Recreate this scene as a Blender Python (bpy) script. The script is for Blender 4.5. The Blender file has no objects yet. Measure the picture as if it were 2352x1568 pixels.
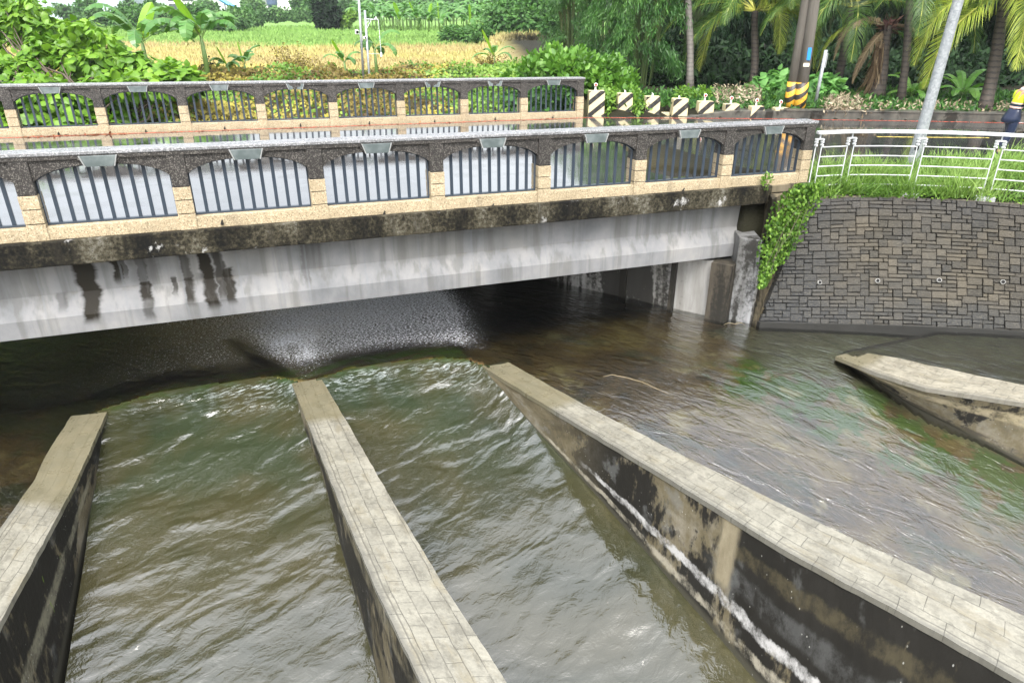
import bpy, bmesh, math, random
import numpy as np
from mathutils import Matrix, Vector
random.seed(7); RS = np.random.RandomState(11)
R = math.radians
SC = bpy.context.scene
COL = SC.collection
# ------------------------------------------------------------------ camera
F = 1624.526; PITCH = .4451; ROLL = .0008; YAW = .3745; CZ = 2.8364
_cp, _sp, _cy, _sy = math.cos(PITCH), math.sin(PITCH), math.cos(YAW), math.sin(YAW)
FW = np.array([_sy*_cp, _cy*_cp, -_sp]); RT0 = np.array([_cy, -_sy, 0.]); UP0 = np.cross(RT0, FW)
RT = math.cos(ROLL)*RT0+math.sin(ROLL)*UP0; UP = -math.sin(ROLL)*RT0+math.cos(ROLL)*UP0
CAM = np.array([0, 0, CZ])
cd = bpy.data.cameras.new('camera'); cam = bpy.data.objects.new('camera', cd); COL.objects.link(cam)
M = Matrix.Identity(4)
for i in range(3): M[i][0] = RT[i]; M[i][1] = UP[i]; M[i][2] = -FW[i]; M[i][3] = CAM[i]
cam.matrix_world = M
cd.sensor_width = 36; cd.lens = F/2352*36; cd.clip_start = .1; cd.clip_end = 3000
SC.camera = cam
# ------------------------------------------------------------------ sky, sun, exposure
SUN_EL, SUN_AZ = R(58), R(200)
w = bpy.data.worlds.new('World'); SC.world = w; w.use_nodes = True
nt = w.node_tree; bg = nt.nodes['Background']
sky = nt.nodes.new('ShaderNodeTexSky'); sky.sky_type = 'NISHITA'; sky.sun_disc = False
sky.sun_elevation = SUN_EL; sky.sun_rotation = SUN_AZ; sky.dust_density = 6; sky.air_density = 1.2; sky.ozone_density = 1.5
hs = nt.nodes.new('ShaderNodeHueSaturation'); hs.inputs['Saturation'].default_value = .30
nt.links.new(sky.outputs[0], hs.inputs['Color'])
_tc = nt.nodes.new('ShaderNodeTexCoord'); _sx = nt.nodes.new('ShaderNodeSeparateXYZ'); nt.links.new(_tc.outputs['Generated'], _sx.inputs[0])
_mr = nt.nodes.new('ShaderNodeMapRange'); nt.links.new(_sx.outputs[2], _mr.inputs[0]); _mr.inputs[1].default_value = 0; _mr.inputs[2].default_value = 1
_mr.inputs[3].default_value = 1.45; _mr.inputs[4].default_value = 2.3      # an overcast sky is brightest overhead
_nz = nt.nodes.new('ShaderNodeTexNoise'); _nz.inputs['Scale'].default_value = 2.2; _nz.inputs['Detail'].default_value = 5; nt.links.new(_tc.outputs['Generated'], _nz.inputs['Vector'])
_m2 = nt.nodes.new('ShaderNodeMapRange'); nt.links.new(_nz.outputs[0], _m2.inputs[0]); _m2.inputs[1].default_value = .3; _m2.inputs[2].default_value = .7; _m2.inputs[3].default_value = .85; _m2.inputs[4].default_value = 1.15
_mu = nt.nodes.new('ShaderNodeMath'); _mu.operation = 'MULTIPLY'; nt.links.new(_mr.outputs[0], _mu.inputs[0]); nt.links.new(_m2.outputs[0], _mu.inputs[1])
_vm = nt.nodes.new('ShaderNodeVectorMath'); _vm.operation = 'SCALE'; nt.links.new(hs.outputs[0], _vm.inputs[0]); nt.links.new(_mu.outputs[0], _vm.inputs['Scale'])
nt.links.new(_vm.outputs[0], bg.inputs['Color'])
bg.inputs['Strength'].default_value = .15
sl = bpy.data.lights.new('sun', 'SUN'); so = bpy.data.objects.new('sun', sl); COL.objects.link(so)
sl.energy = .5; sl.angle = R(40); sl.color = (1, .97, .92)
so.rotation_euler = (math.pi/2-SUN_EL, 0, math.pi-SUN_AZ)
so.location = (0, 0, 40)
SC.view_settings.view_transform = 'Standard'; SC.view_settings.look = 'None'
SC.view_settings.exposure = .9; SC.view_settings.gamma = 1
SC.cycles.max_bounces = 8; SC.cycles.transparent_max_bounces = 12
SC.cycles.use_denoising = True
SC.cycles.sample_clamp_indirect = 8

# ------------------------------------------------------------------ helpers: pixels of the survey drawing to points
def ray(x, y): return FW+RT*(x-1176)/F-UP*(y-784)/F
def atz(x, y, z):
    d = ray(x, y); return CAM+d*((z-CAM[2])/d[2])
def aty(x, y, Y):
    d = ray(x, y); return CAM+d*(Y/d[1])
def atd(x, y, D): return CAM+ray(x, y)*D
def pix(P):
    d = np.asarray(P)-CAM; return 1176+F*(d@RT)/(d@FW), 784-F*(d@UP)/(d@FW)
def nrm(v):
    v = np.asarray(v, float); return v/(np.linalg.norm(v, axis=-1, keepdims=True)+1e-12)
SL = .0209
def rz(X): return -SL*min(max(X, -14), 12)        # road level: the bridge falls gently to the right
_perm = RS.permutation(512)
def vnoise(x, y):
    x = np.asarray(x, float); y = np.asarray(y, float)
    xi = np.floor(x).astype(int); yi = np.floor(y).astype(int); fx = x-xi; fy = y-yi
    fx = fx*fx*(3-2*fx); fy = fy*fy*(3-2*fy)
    def h(a, b): return _perm[(_perm[a & 511]+b) & 511]/511.
    return ((h(xi, yi)*(1-fx)+h(xi+1, yi)*fx)*(1-fy)+(h(xi, yi+1)*(1-fx)+h(xi+1, yi+1)*fx)*fy)*2-1
def fbm(x, y, o=4):
    s = 0; a = 1
    for i in range(o): s = s+a*vnoise(x*2**i+17*i, y*2**i+31*i); a *= .5
    return s
# ------------------------------------------------------------------ helpers: materials
class G:
    def __init__(s, name):
        s.m = bpy.data.materials.new(name); s.m.use_nodes = True; s.nt = s.m.node_tree; s.n = s.nt.nodes
        s.bs = s.n['Principled BSDF']; s.out = s.n['Material Output']
        s.tc = s.n.new('ShaderNodeTexCoord'); s.obj = s.tc.outputs['Object']; s.uv = s.tc.outputs['UV']
    def L(s, a, b):
        if hasattr(a, 'is_output') or isinstance(a, bpy.types.NodeSocket): s.nt.links.new(a, b)
        else: b.default_value = (tuple(a)+(1,) if isinstance(a, (tuple, list)) and len(a) == 3 and b.type == 'RGBA' else a)
    def mapv(s, sc=(1, 1, 1), rot=(0, 0, 0), loc=(0, 0, 0), v=None):
        q = s.n.new('ShaderNodeMapping'); s.nt.links.new(v or s.obj, q.inputs[0])
        q.inputs['Scale'].default_value = sc; q.inputs['Rotation'].default_value = rot; q.inputs['Location'].default_value = loc
        return q.outputs[0]
    def aniso(s, th, sx, sy, v=None, loc=(0, 0, 0)):   # pattern drawn out along the direction th (in plan), period 1/sx along and 1/sy across
        return s.mapv((sx, sy, 1), v=s.mapv((1, 1, 1), rot=(0, 0, -th), v=v), loc=loc)
    def noise(s, scale=5, detail=4, v=None, rough=.55, dist=0, out=0):
        q = s.n.new('ShaderNodeTexNoise'); s.nt.links.new(v or s.obj, q.inputs['Vector'])
        q.inputs['Scale'].default_value = scale; q.inputs['Detail'].default_value = detail
        q.inputs['Roughness'].default_value = rough; q.inputs['Distortion'].default_value = dist
        return q.outputs[out]
    def voro(s, scale=5, v=None, feature='F1', out='Distance', rand=1):
        q = s.n.new('ShaderNodeTexVoronoi'); q.feature = feature; s.nt.links.new(v or s.obj, q.inputs['Vector'])
        q.inputs['Scale'].default_value = scale; q.inputs['Randomness'].default_value = rand
        return q.outputs[out]
    def ramp(s, f, st, interp='LINEAR'):
        q = s.n.new('ShaderNodeValToRGB'); s.L(f, q.inputs[0]); e = q.color_ramp.elements; q.color_ramp.interpolation = interp
        while len(e) < len(st): e.new(.5)
        for i, (p, c) in enumerate(st):
            e[i].position = p; e[i].color = (c, c, c, 1) if isinstance(c, (int, float)) else tuple(c)+(1,)
        return q.outputs[0]
    def step(s, f, a, b, inv=False):
        q = s.n.new('ShaderNodeMapRange'); q.interpolation_type = 'SMOOTHSTEP'; s.L(f, q.inputs[0])
        q.inputs[1].default_value = a; q.inputs[2].default_value = b
        q.inputs[3].default_value = 1 if inv else 0; q.inputs[4].default_value = 0 if inv else 1
        return q.outputs[0]
    def mix(s, f, a, b, mode='MIX'):
        q = s.n.new('ShaderNodeMix'); q.data_type = 'RGBA'; q.blend_type = mode
        s.L(f, q.inputs[0]); s.L(a, q.inputs[6]); s.L(b, q.inputs[7]); return q.outputs[2]
    def math(s, op, a, b=0.):
        q = s.n.new('ShaderNodeMath'); q.operation = op; s.L(a, q.inputs[0]); s.L(b, q.inputs[1]); return q.outputs[0]
    def mul(s, *a):
        r = a[0]
        for b in a[1:]: r = s.math('MULTIPLY', r, b)
        return r
    def add(s, *a):
        r = a[0]
        for b in a[1:]: r = s.math('ADD', r, b)
        return r
    def mx(s, *a):
        r = a[0]
        for b in a[1:]: r = s.math('MAXIMUM', r, b)
        return r
    def sep(s, v=None):
        q = s.n.new('ShaderNodeSeparateXYZ'); s.nt.links.new(v or s.obj, q.inputs[0]); return q.outputs[0], q.outputs[1], q.outputs[2]
    def comb(s, x, y, z=0.):
        q = s.n.new('ShaderNodeCombineXYZ'); s.L(x, q.inputs[0]); s.L(y, q.inputs[1]); s.L(z, q.inputs[2]); return q.outputs[0]
    def attr(s, name, out='Fac'):
        q = s.n.new('ShaderNodeAttribute'); q.attribute_name = name; return q.outputs[out]
    def bump(s, h, strength=.5, dist=.01, prev=None):
        q = s.n.new('ShaderNodeBump'); s.L(h, q.inputs['Height']); q.inputs['Strength'].default_value = strength
        q.inputs['Distance'].default_value = dist
        if prev is not None: s.nt.links.new(prev, q.inputs['Normal'])
        return q.outputs[0]
    def fin(s, col=None, rough=.5, nor=None, spec=.5, metal=0, **k):
        b = s.bs.inputs
        if col is not None: s.L(col, b['Base Color'])
        s.L(rough, b['Roughness']); s.L(spec, b['Specular IOR Level']); s.L(metal, b['Metallic'])
        if nor is not None: s.nt.links.new(nor, b['Normal'])
        for kk, v in k.items(): s.L(v, b[kk.replace('_', ' ')])
        return s.m
def simple(name, col, rough=.5, metal=0, var=.15, scale=8, spec=.5):
    g = G(name); n = g.noise(scale, 5)
    c = g.mix(n, tuple(x*(1-var) for x in col), tuple(min(1, x*(1+var)) for x in col))
    return g.fin(c, rough, g.bump(g.noise(scale*6, 3), .2, .003), spec, metal)
MT = {}
# ------------------------------------------------------------------ helpers: objects
def link(name, me, m=None, parent=None):
    o = bpy.data.objects.new(name, me); COL.objects.link(o)
    if m is not None: me.materials.append(m)
    if parent is not None:          # meshes are modelled where they stand; the offset undoes the place of the parent
        o.parent = parent; q = parent; v = Vector((0, 0, 0))
        while q is not None: v += q.location; q = q.parent
        o.location = -v
    return o
def copytree(o, dloc, parent=None):
    c = o.copy(); COL.objects.link(c); c.parent = parent
    if parent is None: c.location = Vector(o.location)+Vector(dloc)
    for ch in [q for q in bpy.data.objects if q.parent == o]: copytree(ch, (0, 0, 0), c)
    return c
def tag(o, label=None, cat=None, group=None, kind=None):
    if label: o['label'] = label
    if cat: o['category'] = cat
    if group: o['group'] = group
    if kind: o['kind'] = kind
    return o
def thing(name, label, cat, loc=(0, 0, 0), rz_=0, group=None):
    o = bpy.data.objects.new(name, None); COL.objects.link(o); o.location = tuple(float(v) for v in loc); o.rotation_euler = (0, 0, rz_)
    o.empty_display_size = .2
    return tag(o, label, cat, group)
def npmesh(name, V, faces, rnd=None, smooth=False, uv=None):
    """V (n,3); faces: (m,k) array or list of lists"""
    me = bpy.data.meshes.new(name); V = np.asarray(V, np.float32)
    if isinstance(faces, np.ndarray):
        m, k = faces.shape
        me.vertices.add(len(V)); me.vertices.foreach_set('co', V.ravel())
        me.loops.add(m*k); me.loops.foreach_set('vertex_index', faces.astype(np.int32).ravel())
        me.polygons.add(m); me.polygons.foreach_set('loop_start', np.arange(0, m*k, k, dtype=np.int32))
        me.polygons.foreach_set('loop_total', np.full(m, k, np.int32)); me.update(calc_edges=True)
    else:
        me.from_pydata([tuple(map(float, v)) for v in V], [], faces); me.update()
    if rnd is not None:
        a = me.attributes.new('rnd', 'FLOAT', 'FACE'); a.data.foreach_set('value', np.asarray(rnd, np.float32))
    if uv is not None:
        l = me.uv_layers.new(name='UVMap'); idx = np.zeros(len(me.loops), np.int32); me.loops.foreach_get('vertex_index', idx)
        l.data.foreach_set('uv', np.asarray(uv, np.float32)[idx].ravel())
    if smooth: me.polygons.foreach_set('use_smooth', np.ones(len(me.polygons), bool))
    return me
class MB:
    """collects boxes, prisms and tubes into one mesh"""
    def __init__(s): s.v = []; s.f = []; s.uv = []
    def add(s, vs, fs, uv=None):
        b = len(s.v); s.v += [tuple(float(c) for c in v) for v in vs]; s.f += [[b+i for i in f] for f in fs]
        s.uv += list(uv) if uv is not None else [(0, 0)]*len(vs); return s
    def box(s, a, b, rot=0, org=None, shear=0):
        (x0, y0, z0), (x1, y1, z1) = a, b
        vs = [(x, y, z) for z in (z0, z1) for y in (y0, y1) for x in (x0, x1)]
        if rot:
            o = org or (0, 0); c, q = math.cos(rot), math.sin(rot)
            vs = [(o[0]+c*(x-o[0])-q*(y-o[1]), o[1]+q*(x-o[0])+c*(y-o[1]), z) for x, y, z in vs]
        if shear: vs = [(x, y, z-shear*x) for x, y, z in vs]
        return s.add(vs, [(0, 2, 3, 1), (4, 5, 7, 6), (0, 1, 5, 4), (2, 6, 7, 3), (0, 4, 6, 2), (1, 3, 7, 5)])
    def tube(s, pts, r, n=8, cap=True, flat=1.):
        pts = [np.asarray(p, float) for p in pts]; rs = r if isinstance(r, (list, tuple)) else [r]*len(pts)
        b = len(s.v); up = None
        for i, p in enumerate(pts):
            t = nrm(pts[min(i+1, len(pts)-1)]-pts[max(i-1, 0)])
            if up is None: up = np.array([0, 0, 1.]) if abs(t[2]) < .9 else np.array([1., 0, 0])
            a = nrm(np.cross(t, up)); c = np.cross(a, t); up = c
            for k in range(n):
                th = 2*math.pi*k/n; q = p+rs[i]*(math.cos(th)*a+math.sin(th)*c*flat)
                s.v.append(tuple(q)); s.uv.append((k/n, i))
        for i in range(len(pts)-1):
            for k in range(n):
                k2 = (k+1) % n; s.f.append([b+i*n+k, b+i*n+k2, b+(i+1)*n+k2, b+(i+1)*n+k])
        if cap: s.f.append([b+k for k in range(n)][::-1]); s.f.append([b+(len(pts)-1)*n+k for k in range(n)])
        return s
    def prism(s, poly, y0, y1, shear=0):
        """poly in XZ extruded along Y"""
        n = len(poly); vs = [(x, y0, z-shear*x) for x, z in poly]+[(x, y1, z-shear*x) for x, z in poly]
        return s.add(vs, [list(range(n)), [n+i for i in range(n)][::-1]]+[[i, n+i, n+(i+1) % n, (i+1) % n] for i in range(n)])
    def build(s, name, m=None, parent=None, smooth=False, bevel=0):
        me = bpy.data.meshes.new(name); me.from_pydata(s.v, [], s.f); me.update()
        l = me.uv_layers.new(name='UVMap')
        for lp in me.loops: l.data[lp.index].uv = s.uv[lp.vertex_index]
        if smooth: me.polygons.foreach_set('use_smooth', np.ones(len(me.polygons), bool))
        bm = bmesh.new(); bm.from_mesh(me); bmesh.ops.recalc_face_normals(bm, faces=bm.faces); bm.to_mesh(me); bm.free()
        o = link(name, me, m, parent)
        if bevel:
            b = o.modifiers.new('bevel', 'BEVEL'); b.width = bevel; b.segments = 2; b.limit_method = 'ANGLE'; b.angle_limit = R(40)
        return o
# leaves ------------------------------------------------------------
TM = {
 'heart': ([(0, 0, 0), (.5, 0, .05), (1, 0, -.16), (.03, -.36, -.02), (.42, -.5, -.08), (.8, -.22, -.14), (.03, .36, -.02), (.42, .5, -.08), (.8, .22, -.14)],
           [(0, 3, 4, 1), (1, 4, 5, 2), (0, 1, 7, 6), (1, 2, 8, 7)]),
 'oval': ([(0, 0, 0), (1, 0, -.1), (.35, -.5, -.06), (.75, -.42, -.1), (.35, .5, -.06), (.75, .42, -.1)], [(0, 2, 3, 1), (0, 1, 5, 4)]),
 'dia': ([(0, 0, 0), (.5, -.5, -.06), (1, 0, -.12), (.5, .5, -.06)], [(0, 1, 2, 3)]),
 'blade': ([(0, -.5, 0), (0, .5, 0), (.5, -.4, .08), (.5, .4, .08), (.85, -.2, 0), (.85, .2, 0), (1, -.02, -.12), (1, .02, -.12)],
           [(0, 1, 3, 2), (2, 3, 5, 4), (4, 5, 7, 6)]),
}
def leaves(P, A, Nn, Ln, W, t='oval', rnd=None):
    tv, tf = TM[t]; tv = np.array(tv, float); tf = np.array(tf)
    A = nrm(A); S = nrm(np.cross(Nn, A)); N2 = np.cross(A, S); n = len(P); k = len(tv)
    Ln = np.broadcast_to(Ln, (n,)); W = np.broadcast_to(W, (n,))
    V = P[:, None]+tv[None, :, 0, None]*(Ln[:, None, None]*A[:, None])+tv[None, :, 1, None]*(W[:, None, None]*S[:, None])+tv[None, :, 2, None]*(Ln[:, None, None]*N2[:, None])
    Fc = (tf[None]+(np.arange(n)*k)[:, None, None]).reshape(-1, tf.shape[1])
    rr = RS.rand(n) if rnd is None else rnd
    return V.reshape(-1, 3), Fc, np.repeat(rr, len(tf))
def merge(parts):
    V = []; Fc = []; r = []; b = 0
    for v, f, q in parts: V.append(v); Fc.append(f+b); r.append(q); b += len(v)
    return np.concatenate(V), np.concatenate(Fc), np.concatenate(r)
def leafobj(name, parts, m, parent=None, org=None):
    V, Fc, r = merge(parts) if isinstance(parts, list) else parts
    if org is not None: V = V-np.asarray(org)
    return link(name, npmesh(name, V, Fc, r), m, parent)
def sph(n):
    v = RS.randn(n, 3); return nrm(v)
def clump(c, r, n, L, W, t='oval', droop=.4, flat=.8, shell=.55, jit=.35, rbase=0, rspan=1):
    """leaves on and in an uneven clump of foliage"""
    d = sph(n); rad = r*(shell+(1-shell)*RS.rand(n)**.5)*(1+.25*fbm(d[:, 0]*2.3+c[0], d[:, 2]*2.3+d[:, 1]+c[1], 2))
    P = np.asarray(c)+d*rad[:, None]*np.array([1, 1, flat])
    A = nrm(d*.8+sph(n)*.7+np.array([0, 0, -droop])); N = nrm(d+np.array([0, 0, .7])+sph(n)*jit)
    s = .7+.6*RS.rand(n)
    up = .5+.5*d[:, 2]
    return leaves(P, A, N, L*s, W*s, t, np.clip(rbase+rspan*(RS.rand(n)*.75+.25*up), 0, 1))
def leafmat(name, dark, mid, light, rough=.38, trans=.35, clscale=1.2, spec=.3):
    g = G(name); r = g.attr('rnd'); c = g.ramp(r, [(0, dark), (.5, mid), (1, light)])
    n = g.noise(clscale, 3); c = g.mix(g.step(n, .35, .7), g.mix(.35, c, dark), c)
    b = g.fin(c, rough, None, spec)
    t = g.n.new('ShaderNodeBsdfTranslucent'); g.L(g.mix(1., c, (1.1, 1.15, .7), 'MULTIPLY'), t.inputs[0])
    ms = g.n.new('ShaderNodeMixShader'); ms.inputs[0].default_value = trans
    g.nt.links.new(g.bs.outputs[0], ms.inputs[1]); g.nt.links.new(t.outputs[0], ms.inputs[2]); g.nt.links.new(ms.outputs[0], g.out.inputs[0])
    return g.m
# ================================================================== MATERIALS of the setting
def speckle(name, base, light, dark, sc=70, rough=.55, moss=0., shine=.3):
    g = G(name); v = g.voro(sc, out='Color'); r = g.sep(v)[0]
    c = g.ramp(r, [(0, dark), (.3, base), (.72, base), (.9, light), (1, light)])
    n = g.noise(2.2, 5, rough=.65); c = g.mix(g.step(n, .35, .75), c, g.mix(.35, c, dark))
    c = g.mix(g.mul(g.step(g.noise(4, 5, g.mapv((1, 1, .25))), .55, .75), moss), c, (.02, .02, .016))
    d = g.voro(sc)
    return g.fin(c, g.ramp(g.noise(3, 3), [(0, rough-.15), (1, rough+.15)]), g.bump(d, .6, .006), shine)
MT['dark_agg'] = speckle('dark_washed_pebble', (.034, .031, .028), (.15, .14, .125), (.012, .011, .010), 95, .5, .25)
MT['cap_agg'] = speckle('grey_pebble_cap_with_sheen', (.17, .175, .18), (.40, .40, .41), (.09, .09, .09), 75, .28, .0, .6)  # grey pebble, made paler: the wet top's sky sheen is painted in
MT['beige_agg'] = speckle('beige_washed_pebble', (.36, .295, .19), (.50, .43, .30), (.18, .14, .085), 80, .5, .3)
def fascia_mat():
    g = G('mould_stained_slab_edge'); x, y, z = g.sep()
    n = g.noise(1.6, 6, g.mapv((1, 1, .5)), .65); f = g.noise(19, 6, rough=.75)
    c = g.ramp(g.add(g.mul(n, .60), g.mul(f, .50)), [(.47, (.004, .004, .0035)), (.54, (.018, .016, .010)), (.60, (.058, .052, .034)), (.67, (.12, .115, .095)), (.78, (.26, .26, .25))])
    pale = g.mul(g.step(g.noise(2.3, 6, g.mapv((1, 1, .8), loc=(5, 0, 3)), .7), .6, .66), g.step(g.noise(11, 4), .35, .6))
    c = g.mix(pale, c, (.34, .34, .33))
    c = g.mix(g.step(g.noise(38, 2), .64, .7), c, (.012, .012, .010))
    streak = g.step(g.noise(9, 4, g.mapv((1, 1, .06))), .52, .7)
    c = g.mix(g.mul(streak, .5), c, (.02, .018, .013))
    return g.fin(c, .7, g.bump(f, .6, .012), .15)
MT['fascia'] = fascia_mat()
def girder_mat():
    g = G('pale_girder_concrete'); x, y, z = g.sep(); zl = g.add(z, g.mul(x, SL))
    n = g.noise(1.4, 6, g.mapv((1, 1, .7)), .6)
    c = g.ramp(n, [(.3, (.12, .125, .13)), (.5, (.18, .183, .186)), (.7, (.245, .242, .23))])
    c = g.mix(g.mul(g.step(g.noise(7, 5, g.mapv((1, 1, .05))), .46, .66), .5), c, (.085, .085, .078))
    c = g.mix(g.mul(g.step(g.noise(1, 2, g.mapv((1.3, 1, .01))), .45, .6), g.step(zl, -.95, -.8), .4), c, (.10, .10, .09))
    wob = g.mul(g.add(g.noise(3.4, 5, g.mapv((.3, 1, 1.5)), .65), -.5), .22); xx = g.add(x, wob)
    tot = None
    # (centre X, half width, z top, z bottom, strength): the damp black runs below the leaking drains
    for (cx, hw, zt, zb, s) in DRIPS:
        near = g.step(g.math('ABSOLUTE', g.add(xx, -cx)), hw*.45, hw*.95, inv=True)
        m = g.mul(near, g.step(zl, zb-.05, zb+.12), g.step(zl, zt-.02, zt+.03, inv=True), s)
        tot = m if tot is None else g.mx(tot, m)
    tot = g.mul(tot, g.ramp(g.noise(9, 5, g.mapv((1, 1, .12))), [(.3, .8), (.5, 1.0)]))
    c = g.mix(g.math('MINIMUM', g.mul(tot, 1.2), 1.), c, (.012, .010, .006))
    # faint formwork joints and hairline runs
    for cx in JOINTS:
        near = g.step(g.math('ABSOLUTE', g.add(g.add(x, g.mul(wob, .25)), -cx)), .006, .022, inv=True)
        c = g.mix(g.mul(near, .4), c, (.16, .17, .18))
    edge = g.mul(g.step(zl, -.925, -.87), g.step(zl, -.86, -.83, inv=True), g.step(g.noise(5, 4), .5, .65))
    c = g.mix(g.mul(edge, .35), c, (.12, .11, .09))
    return g.fin(c, .6, g.bump(g.noise(30, 4), .15, .004), .2)
def gx(x, y): return float(aty(x, y, 10.8)[0])
DRIPS = [(gx(198, 640), .17, -.3, -1.02, 1), (gx(212, 700), .14, -.84, -1.3, .95), (gx(268, 620), .09, -.3, -.8, .85), (gx(285, 625), .05, -.3, -.75, .6), (gx(330, 620), .28, -.3, -.85, .28),
         (gx(341, 690), .10, -.3, -1.36, .55), (gx(341, 685), .11, -.8, -1.12, .85), (gx(405, 665), .05, -.78, -1.05, .7), (gx(432, 640), .09, -.3, -1.2, .6), (gx(438, 670), .08, -.8, -1.2, .8),
         (gx(470, 600), .12, -.3, -.8, 1), (gx(484, 660), .13, -.7, -1.3, .85), (gx(508, 640), .10, -.3, -1.2, .75), (gx(527, 655), .10, -.72, -1.25, .85), (gx(497, 645), .33, -.76, -.9, .7), (gx(700, 600), .07, -.3, -1.1, .3), (gx(722, 600), .16, -.36, -.9, .25), (gx(140, 680), .08, -.85, -1.1, .4)]
JOINTS = [gx(q, 620) for q in (78, 205+70, 415, 548, 632, 640+3, 705, 785+55, 905, 965, 1085, 1252, 1400)]
MT['girder'] = girder_mat()
def conc(name, lo, hi, mould=.5, msc=1.2, rough=.6, vert=.35, moss=None, seed=0):
    g = G(name); n = g.noise(2.5, 6, g.mapv((1, 1, vert), loc=(seed, seed, 0)), .65); c = g.mix(g.step(n, .3, .7), lo, hi)
    m = g.step(g.add(g.mul(g.noise(msc, 5, g.mapv((1, 1, vert), loc=(seed, 3, 1)), .62, .4), .8), g.mul(g.noise(12, 4, rough=.7), .2)), .62-mould*.3, .70-mould*.3)
    c = g.mix(g.mul(m, .93), c, (.016, .015, .012))
    if moss: c = g.mix(g.mul(g.step(g.noise(3.1, 5, g.mapv((1, 1, .5), loc=(9, seed, 2))), .60, .68), .7), c, moss)
    return g.fin(c, rough, g.bump(g.noise(25, 5, rough=.7), .5, .01), .2)
MT['abut'] = conc('streaked_abutment_concrete', (.16, .155, .14), (.31, .31, .30), .5, .9, .5, .12)
MT['pier'] = conc('pale_streaked_pier_concrete', (.09, .09, .085), (.24, .245, .25), .55, 1.5, .5, .15, seed=4)
MT['black_conc'] = conc('black_mould_concrete', (.02, .018, .014), (.07, .06, .045), .6, 1.5, .55, .2, seed=2)
MT['corner'] = conc('brown_stained_corner_concrete', (.06, .05, .03), (.17, .145, .10), .5, 1.2, .5, .2, seed=7)
def divider_mat(name, lines=(), mould=.8, seed=0., mossy=.0, strip=None, tan_u=None):
    """u along the wall in metres, v 0 at the waterline to 1 under the coping"""
    g = G(name); u, v, _ = g.sep(g.uv)
    uvv = g.mapv((1, 1, 1), v=g.uv, loc=(seed, 0, 0))
    n = g.noise(1.1, 6, uvv, .65, .6); f = g.noise(9, 6, g.mapv((1, .5, 1), v=g.uv), .7)
    c = g.ramp(g.add(g.mul(n, .7), g.mul(f, .3)), [(.34, (.05, .042, .024)), (.5, (.11, .095, .06)), (.66, (.2, .185, .15))])
    mold = g.step(g.add(g.noise(.9, 5, g.mapv((1, .8, 1), v=g.uv, loc=(seed+3, 1, 0)), .62, .8), g.mul(g.add(f, -.5), .5)), .60-mould*.22, .70-mould*.22)
    if tan_u: mold = g.mul(mold, g.add(.25, g.mul(g.step(u, tan_u*.4, tan_u), .75)))
    c = g.mix(g.mul(mold, .95), c, (.009, .009, .0085))
    c = g.mix(g.mul(g.step(g.noise(1.7, 5, g.mapv((1, .9, 1), v=g.uv, loc=(seed+7, 4, 0)), .6), .57, .66), .45, mould), c, (.13, .135, .13))
    for (v0, hw, col, st, u0, u1) in lines:
        vv = g.add(v, g.mul(g.add(g.noise(2.0, 6, uvv, .75), -.5), .22))
        near = g.mul(g.step(g.math('ABSOLUTE', g.add(vv, -v0)), hw*.5, hw*1.1, inv=True), g.ramp(g.noise(2.6, 6, uvv, .75), [(.40, .05), (.56, 1)]), st, g.step(u, u0, u0+.5), g.step(u, u1-.4, u1, inv=True))
        c = g.mix(near, c, col)
    if strip:
        near = g.mul(g.step(g.math('ABSOLUTE', g.add(g.add(u, g.mul(g.add(f, -.5), .15)), -strip)), .07, .17, inv=True), g.step(v, .38, .48))
        c = g.mix(near, c, g.mix(f, (.08, .065, .035), (.27, .24, .17)))
    c = g.mix(g.step(v, .03, .1, inv=True), c, (.045, .043, .032))
    if mossy: c = g.mix(g.mul(g.step(g.noise(2.6, 5, g.mapv((1.6, .5, 1), v=g.uv, loc=(2, seed, 0)), .7), .66, .70), mossy), c, (.13, .2, .02))
    spk = g.mul(g.step(g.voro(16, g.uv), .09, .13, inv=True), g.step(g.noise(3, 2, g.uv), .5, .6))
    c = g.mix(g.mul(spk, .6), c, (.33, .33, .30))
    return g.fin(c, .6, g.bump(g.noise(18, 5, g.uv, .7), .5, .01), .1)
MT['div3'] = divider_mat('black_mould_divider_concrete', [(.335, .055, (.36, .36, .35), .95, 2.6, 20), (.13, .05, (.30, .28, .22), .75, 1.5, 20), (.80, .07, (.07, .06, .034), .55, 4.2, 20), (.55, .10, (.07, .072, .07), .6, 5., 20)], .95, 0., 0, 5.45, 3.6)
MT['div2'] = divider_mat('brown_mould_divider_concrete', [(.9, .1, (.2, .18, .12), .5, 0, 20)], .7, 4.)
MT['div1'] = divider_mat('mossy_divider_concrete', [(.5, .1, (.22, .21, .15), .6, 1, 20)], .8, 8., .9)
MT['div4'] = divider_mat('brown_divider_concrete', [(.72, .12, (.30, .26, .17), .7, 0, 20), (.12, .07, (.05, .045, .035), .9, 0, 20)], .42, 13.)
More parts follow.
